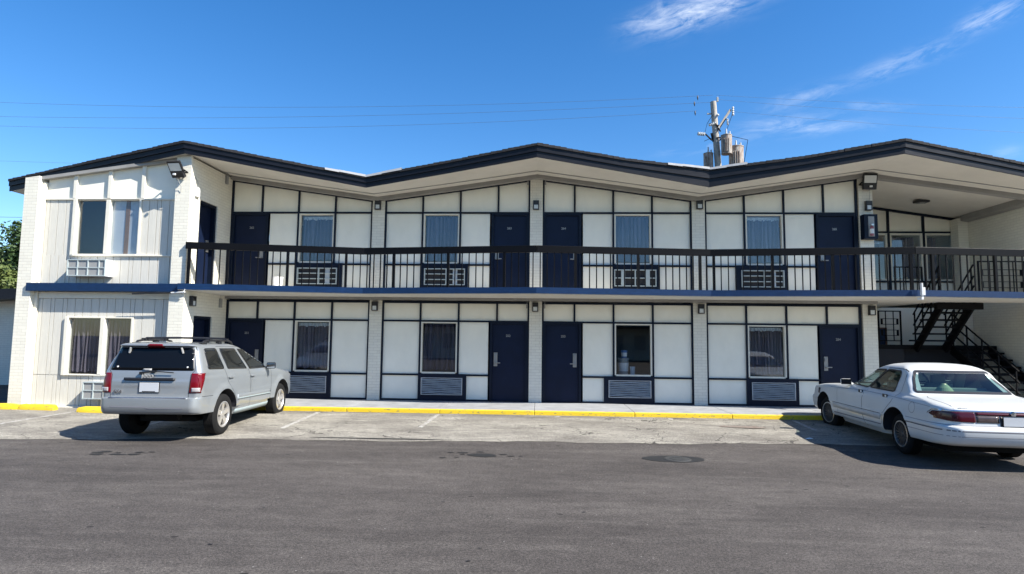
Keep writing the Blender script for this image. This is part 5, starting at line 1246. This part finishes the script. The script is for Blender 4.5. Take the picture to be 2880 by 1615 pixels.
        P.line('moulding_line', [(.42, .42), (2.40, .40)], ax, m_seamw, T_, .02, .003)
        # fuel cap
        if s < 0:
            a = [(-.58 + .085 * math.cos(t * .3307), .82 + .085 * math.sin(t * .3307)) for t in range(20)]; P.line('fuel_flap', a, ax, m_seamw, T_, .008)
        for y in (.30, 1.22):
            z = .925; h, nn, d = P.hit(ax, y, z); q = MB(); q.box(h.x, h.x + s * .02, y - .085, y + .075, z - .028, z + .028); hd = q.build('door_handle', m_black, T_, bevel=.006)
            q = MB(); q.box(h.x + s * .02, h.x + s * .028, y - .075, y - .03, z - .018, z + .018); q.build('latch', m_chrome, hd)
        h, nn, d = P.hit(ax, 1.85, 1.0)
        mir = empty('mirror', (s * .93, 1.84, 1.06)); mir.parent = T_
        q = MB(); q.add([(s * a, b, c) for a, b, c in ((-.11, -.05, -.06), (.10, -.05, -.05), (.10, -.05, .06), (-.10, -.05, .06), (-.10, .09, -.05), (.07, .07, -.04), (.07, .07, .05), (-.09, .09, .05))], [(0, 1, 2, 3), (4, 7, 6, 5), (0, 4, 5, 1), (1, 5, 6, 2), (2, 6, 7, 3), (3, 7, 4, 0)]); q.bar((-s * .17, .03, -.05), (-s * .05, .03, -.03), .05, .04); q.build('housing', m_whitepaint, mir, bevel=.02)
        q = MB(); q.box(-.098, .092, -.056, -.0515, -.052, .055); q.build('mirror_glass', m_tint, mir)
        # tail lights
        tl = [(s * a, b) for a, b in ((.50, .845), (.50, .70), (.80, .71), (.96, .745), (.93, .81), (.86, .845))]
        P.patch('tail_light', rpoly(tl, .02), 'b', .008, m_redlens2, T_, .015, .015, .10)
        P.patch('tail_light_side', rpoly([(-1.5, .735), (-1.12, .765), (-1.04, .79), (-1.12, .84), (-1.5, .845)], .02), ax, .008, m_redlens2, T_, .015, .015, .10)
        P.line('tail_light_surround', [(-1.30, .862), (-1.10, .855), (-1.0, .79)], ax, m_chrome, T_, .016, .004)
        P.patch('reverse_panel', [(s * a, b) for a, b in ((.19, .70), (.49, .70), (.49, .80), (.19, .80))], 'b', .007, m_smoke, T_, .04, .014)
        P.patch('headlight', rpoly([(s * a, b) for a, b in ((.48, .68), (.86, .68), (.86, .82), (.48, .82))], .02), 'f', .006, m_clearlens, T_, .05)
        P.patch('side_marker', rpoly([(3.10, .72), (3.22, .72), (3.22, .84), (3.12, .84)], .015), ax, .006, m_smoke, T_, .03)
    P.patch('tail_strip', [(-.49, .805), (.49, .805), (.49, .845), (-.49, .845)], 'b', .009, m_redlens2, T_, .04, .014)
    P.patch('chrome_strip', [(-.86, .852), (.86, .852), (.84, .872), (-.84, .872)], 'b', .010, m_chrome, T_, .04, .014)
    P.patch('plate_recess', rpoly([(-.18, .66), (.18, .66), (.18, .80), (-.18, .80)], .01), 'b', .004, m_black, T_, .04)
    h, nn, d = P.hit('b', 0, .72); q = MB(); q.box(-.146, .146, h.y - .022, h.y - .012, .66, .80); po = q.build('licence_plate', m_plate, T_, bevel=.004); q = MB(); y_ = h.y
    for a in ((-.155, .155, .652, .66), (-.155, .155, .80, .808), (-.155, -.146, .66, .80), (.146, .155, .66, .80)): q.box(a[0], a[1], y_ - .026, y_ - .01, a[2], a[3])
    q.build('plate_frame', m_black, po)
    h, nn, d = P.hit('b', 0, .83); q = MB(); q.lathe([(0, h.y - .03), (.035, h.y - .026), (.04, h.y - .01)], (0, 0, .835), 'y', 20); q.build('emblem', m_chrome, T_)
    h, nn, d = P.hit('b', -.5, .905)
    text_mb('GRAND MARQUIS', .042, .006, ((-.52, h.y - .006, .895), (1, 0, 0), (0, .25, .97), (0, -.97, .25)), m_gray, 'model_script', T_, .0008)
    for z, ww, mm_ in ((.655, .008, m_seamw), (.585, .012, m_seamw), (.575, .006, m_seam), (.50, .008, m_seamw)):
        P.line('bumper_line', [(-.90, z), (-.5, z), (.5, z), (.90, z)], 'b', mm_, T_, ww, .002)
        P.line('bumper_line', [(-1.31, z + .0), (-.80, z + .0), (-.42, z + .005)], 'l', mm_, T_, ww, .002)
    P.line('lid_gap', [(-.74, .88), (-.735, .93), ], 'b', m_seam, T_, .006)
    P.line('lid_gap', [(-.74, -1.34), (-.76, -1.0), (-.74, -.70), (-.68, -.56)], 't', m_seam, T_, .007); P.line('lid_gap', [(.74, -1.34), (.76, -1.0), (.74, -.70), (.68, -.56)], 't', m_seam, T_, .007)
    P.line('window_trim', [tuple(p) for p in rg + [rg[0]]], 'b', m_black, T_, .035, .005)
    P.patch('rear_window', rg, 'b', .001, m_glasscar, T_, .06, 0)
    ws = rpoly([(-.66, 1.045), (.66, 1.045), (.55, 1.335), (-.55, 1.335)], .03); P.patch('windscreen', ws, 'f', .001, m_glasscar, T_, .06, 0); P.line('window_trim', ws + [ws[0]], 'f', m_black, T_, .03, .005)
    P.patch('grille', rpoly([(-.40, .70), (.40, .70), (.40, .83), (-.40, .83)], .02), 'f', .006, m_chrome, T_, .05)
    # interior bits seen through the glass
    q = MB(); q.box(-.55, .55, -.02, .10, 1.01, 1.10)
    for x in (-.32, .32): q.box(x - .12, x + .12, .93, 1.02, 1.02, 1.26); q.box(x - .22, x + .22, .90, 1.02, 1.02, 1.12)
    q.build('seats', m_seat, T_, bevel=.02)
    q = MB(); q.lathe([(0, .0), (.13, .0), (.10, .05), (.03, .12), (0, .12)], (-.20, -.16, 1.06)); q.build('shelf_cloth', mat('green_cloth', (.35, .40, .25), .9), T_)
    put(T_, 7.05, -5.30, -.066, 2.9, -.022)
    return T_
build_suv(); build_sedan()
#CARSEND#
SC.render.engine = 'CYCLES'
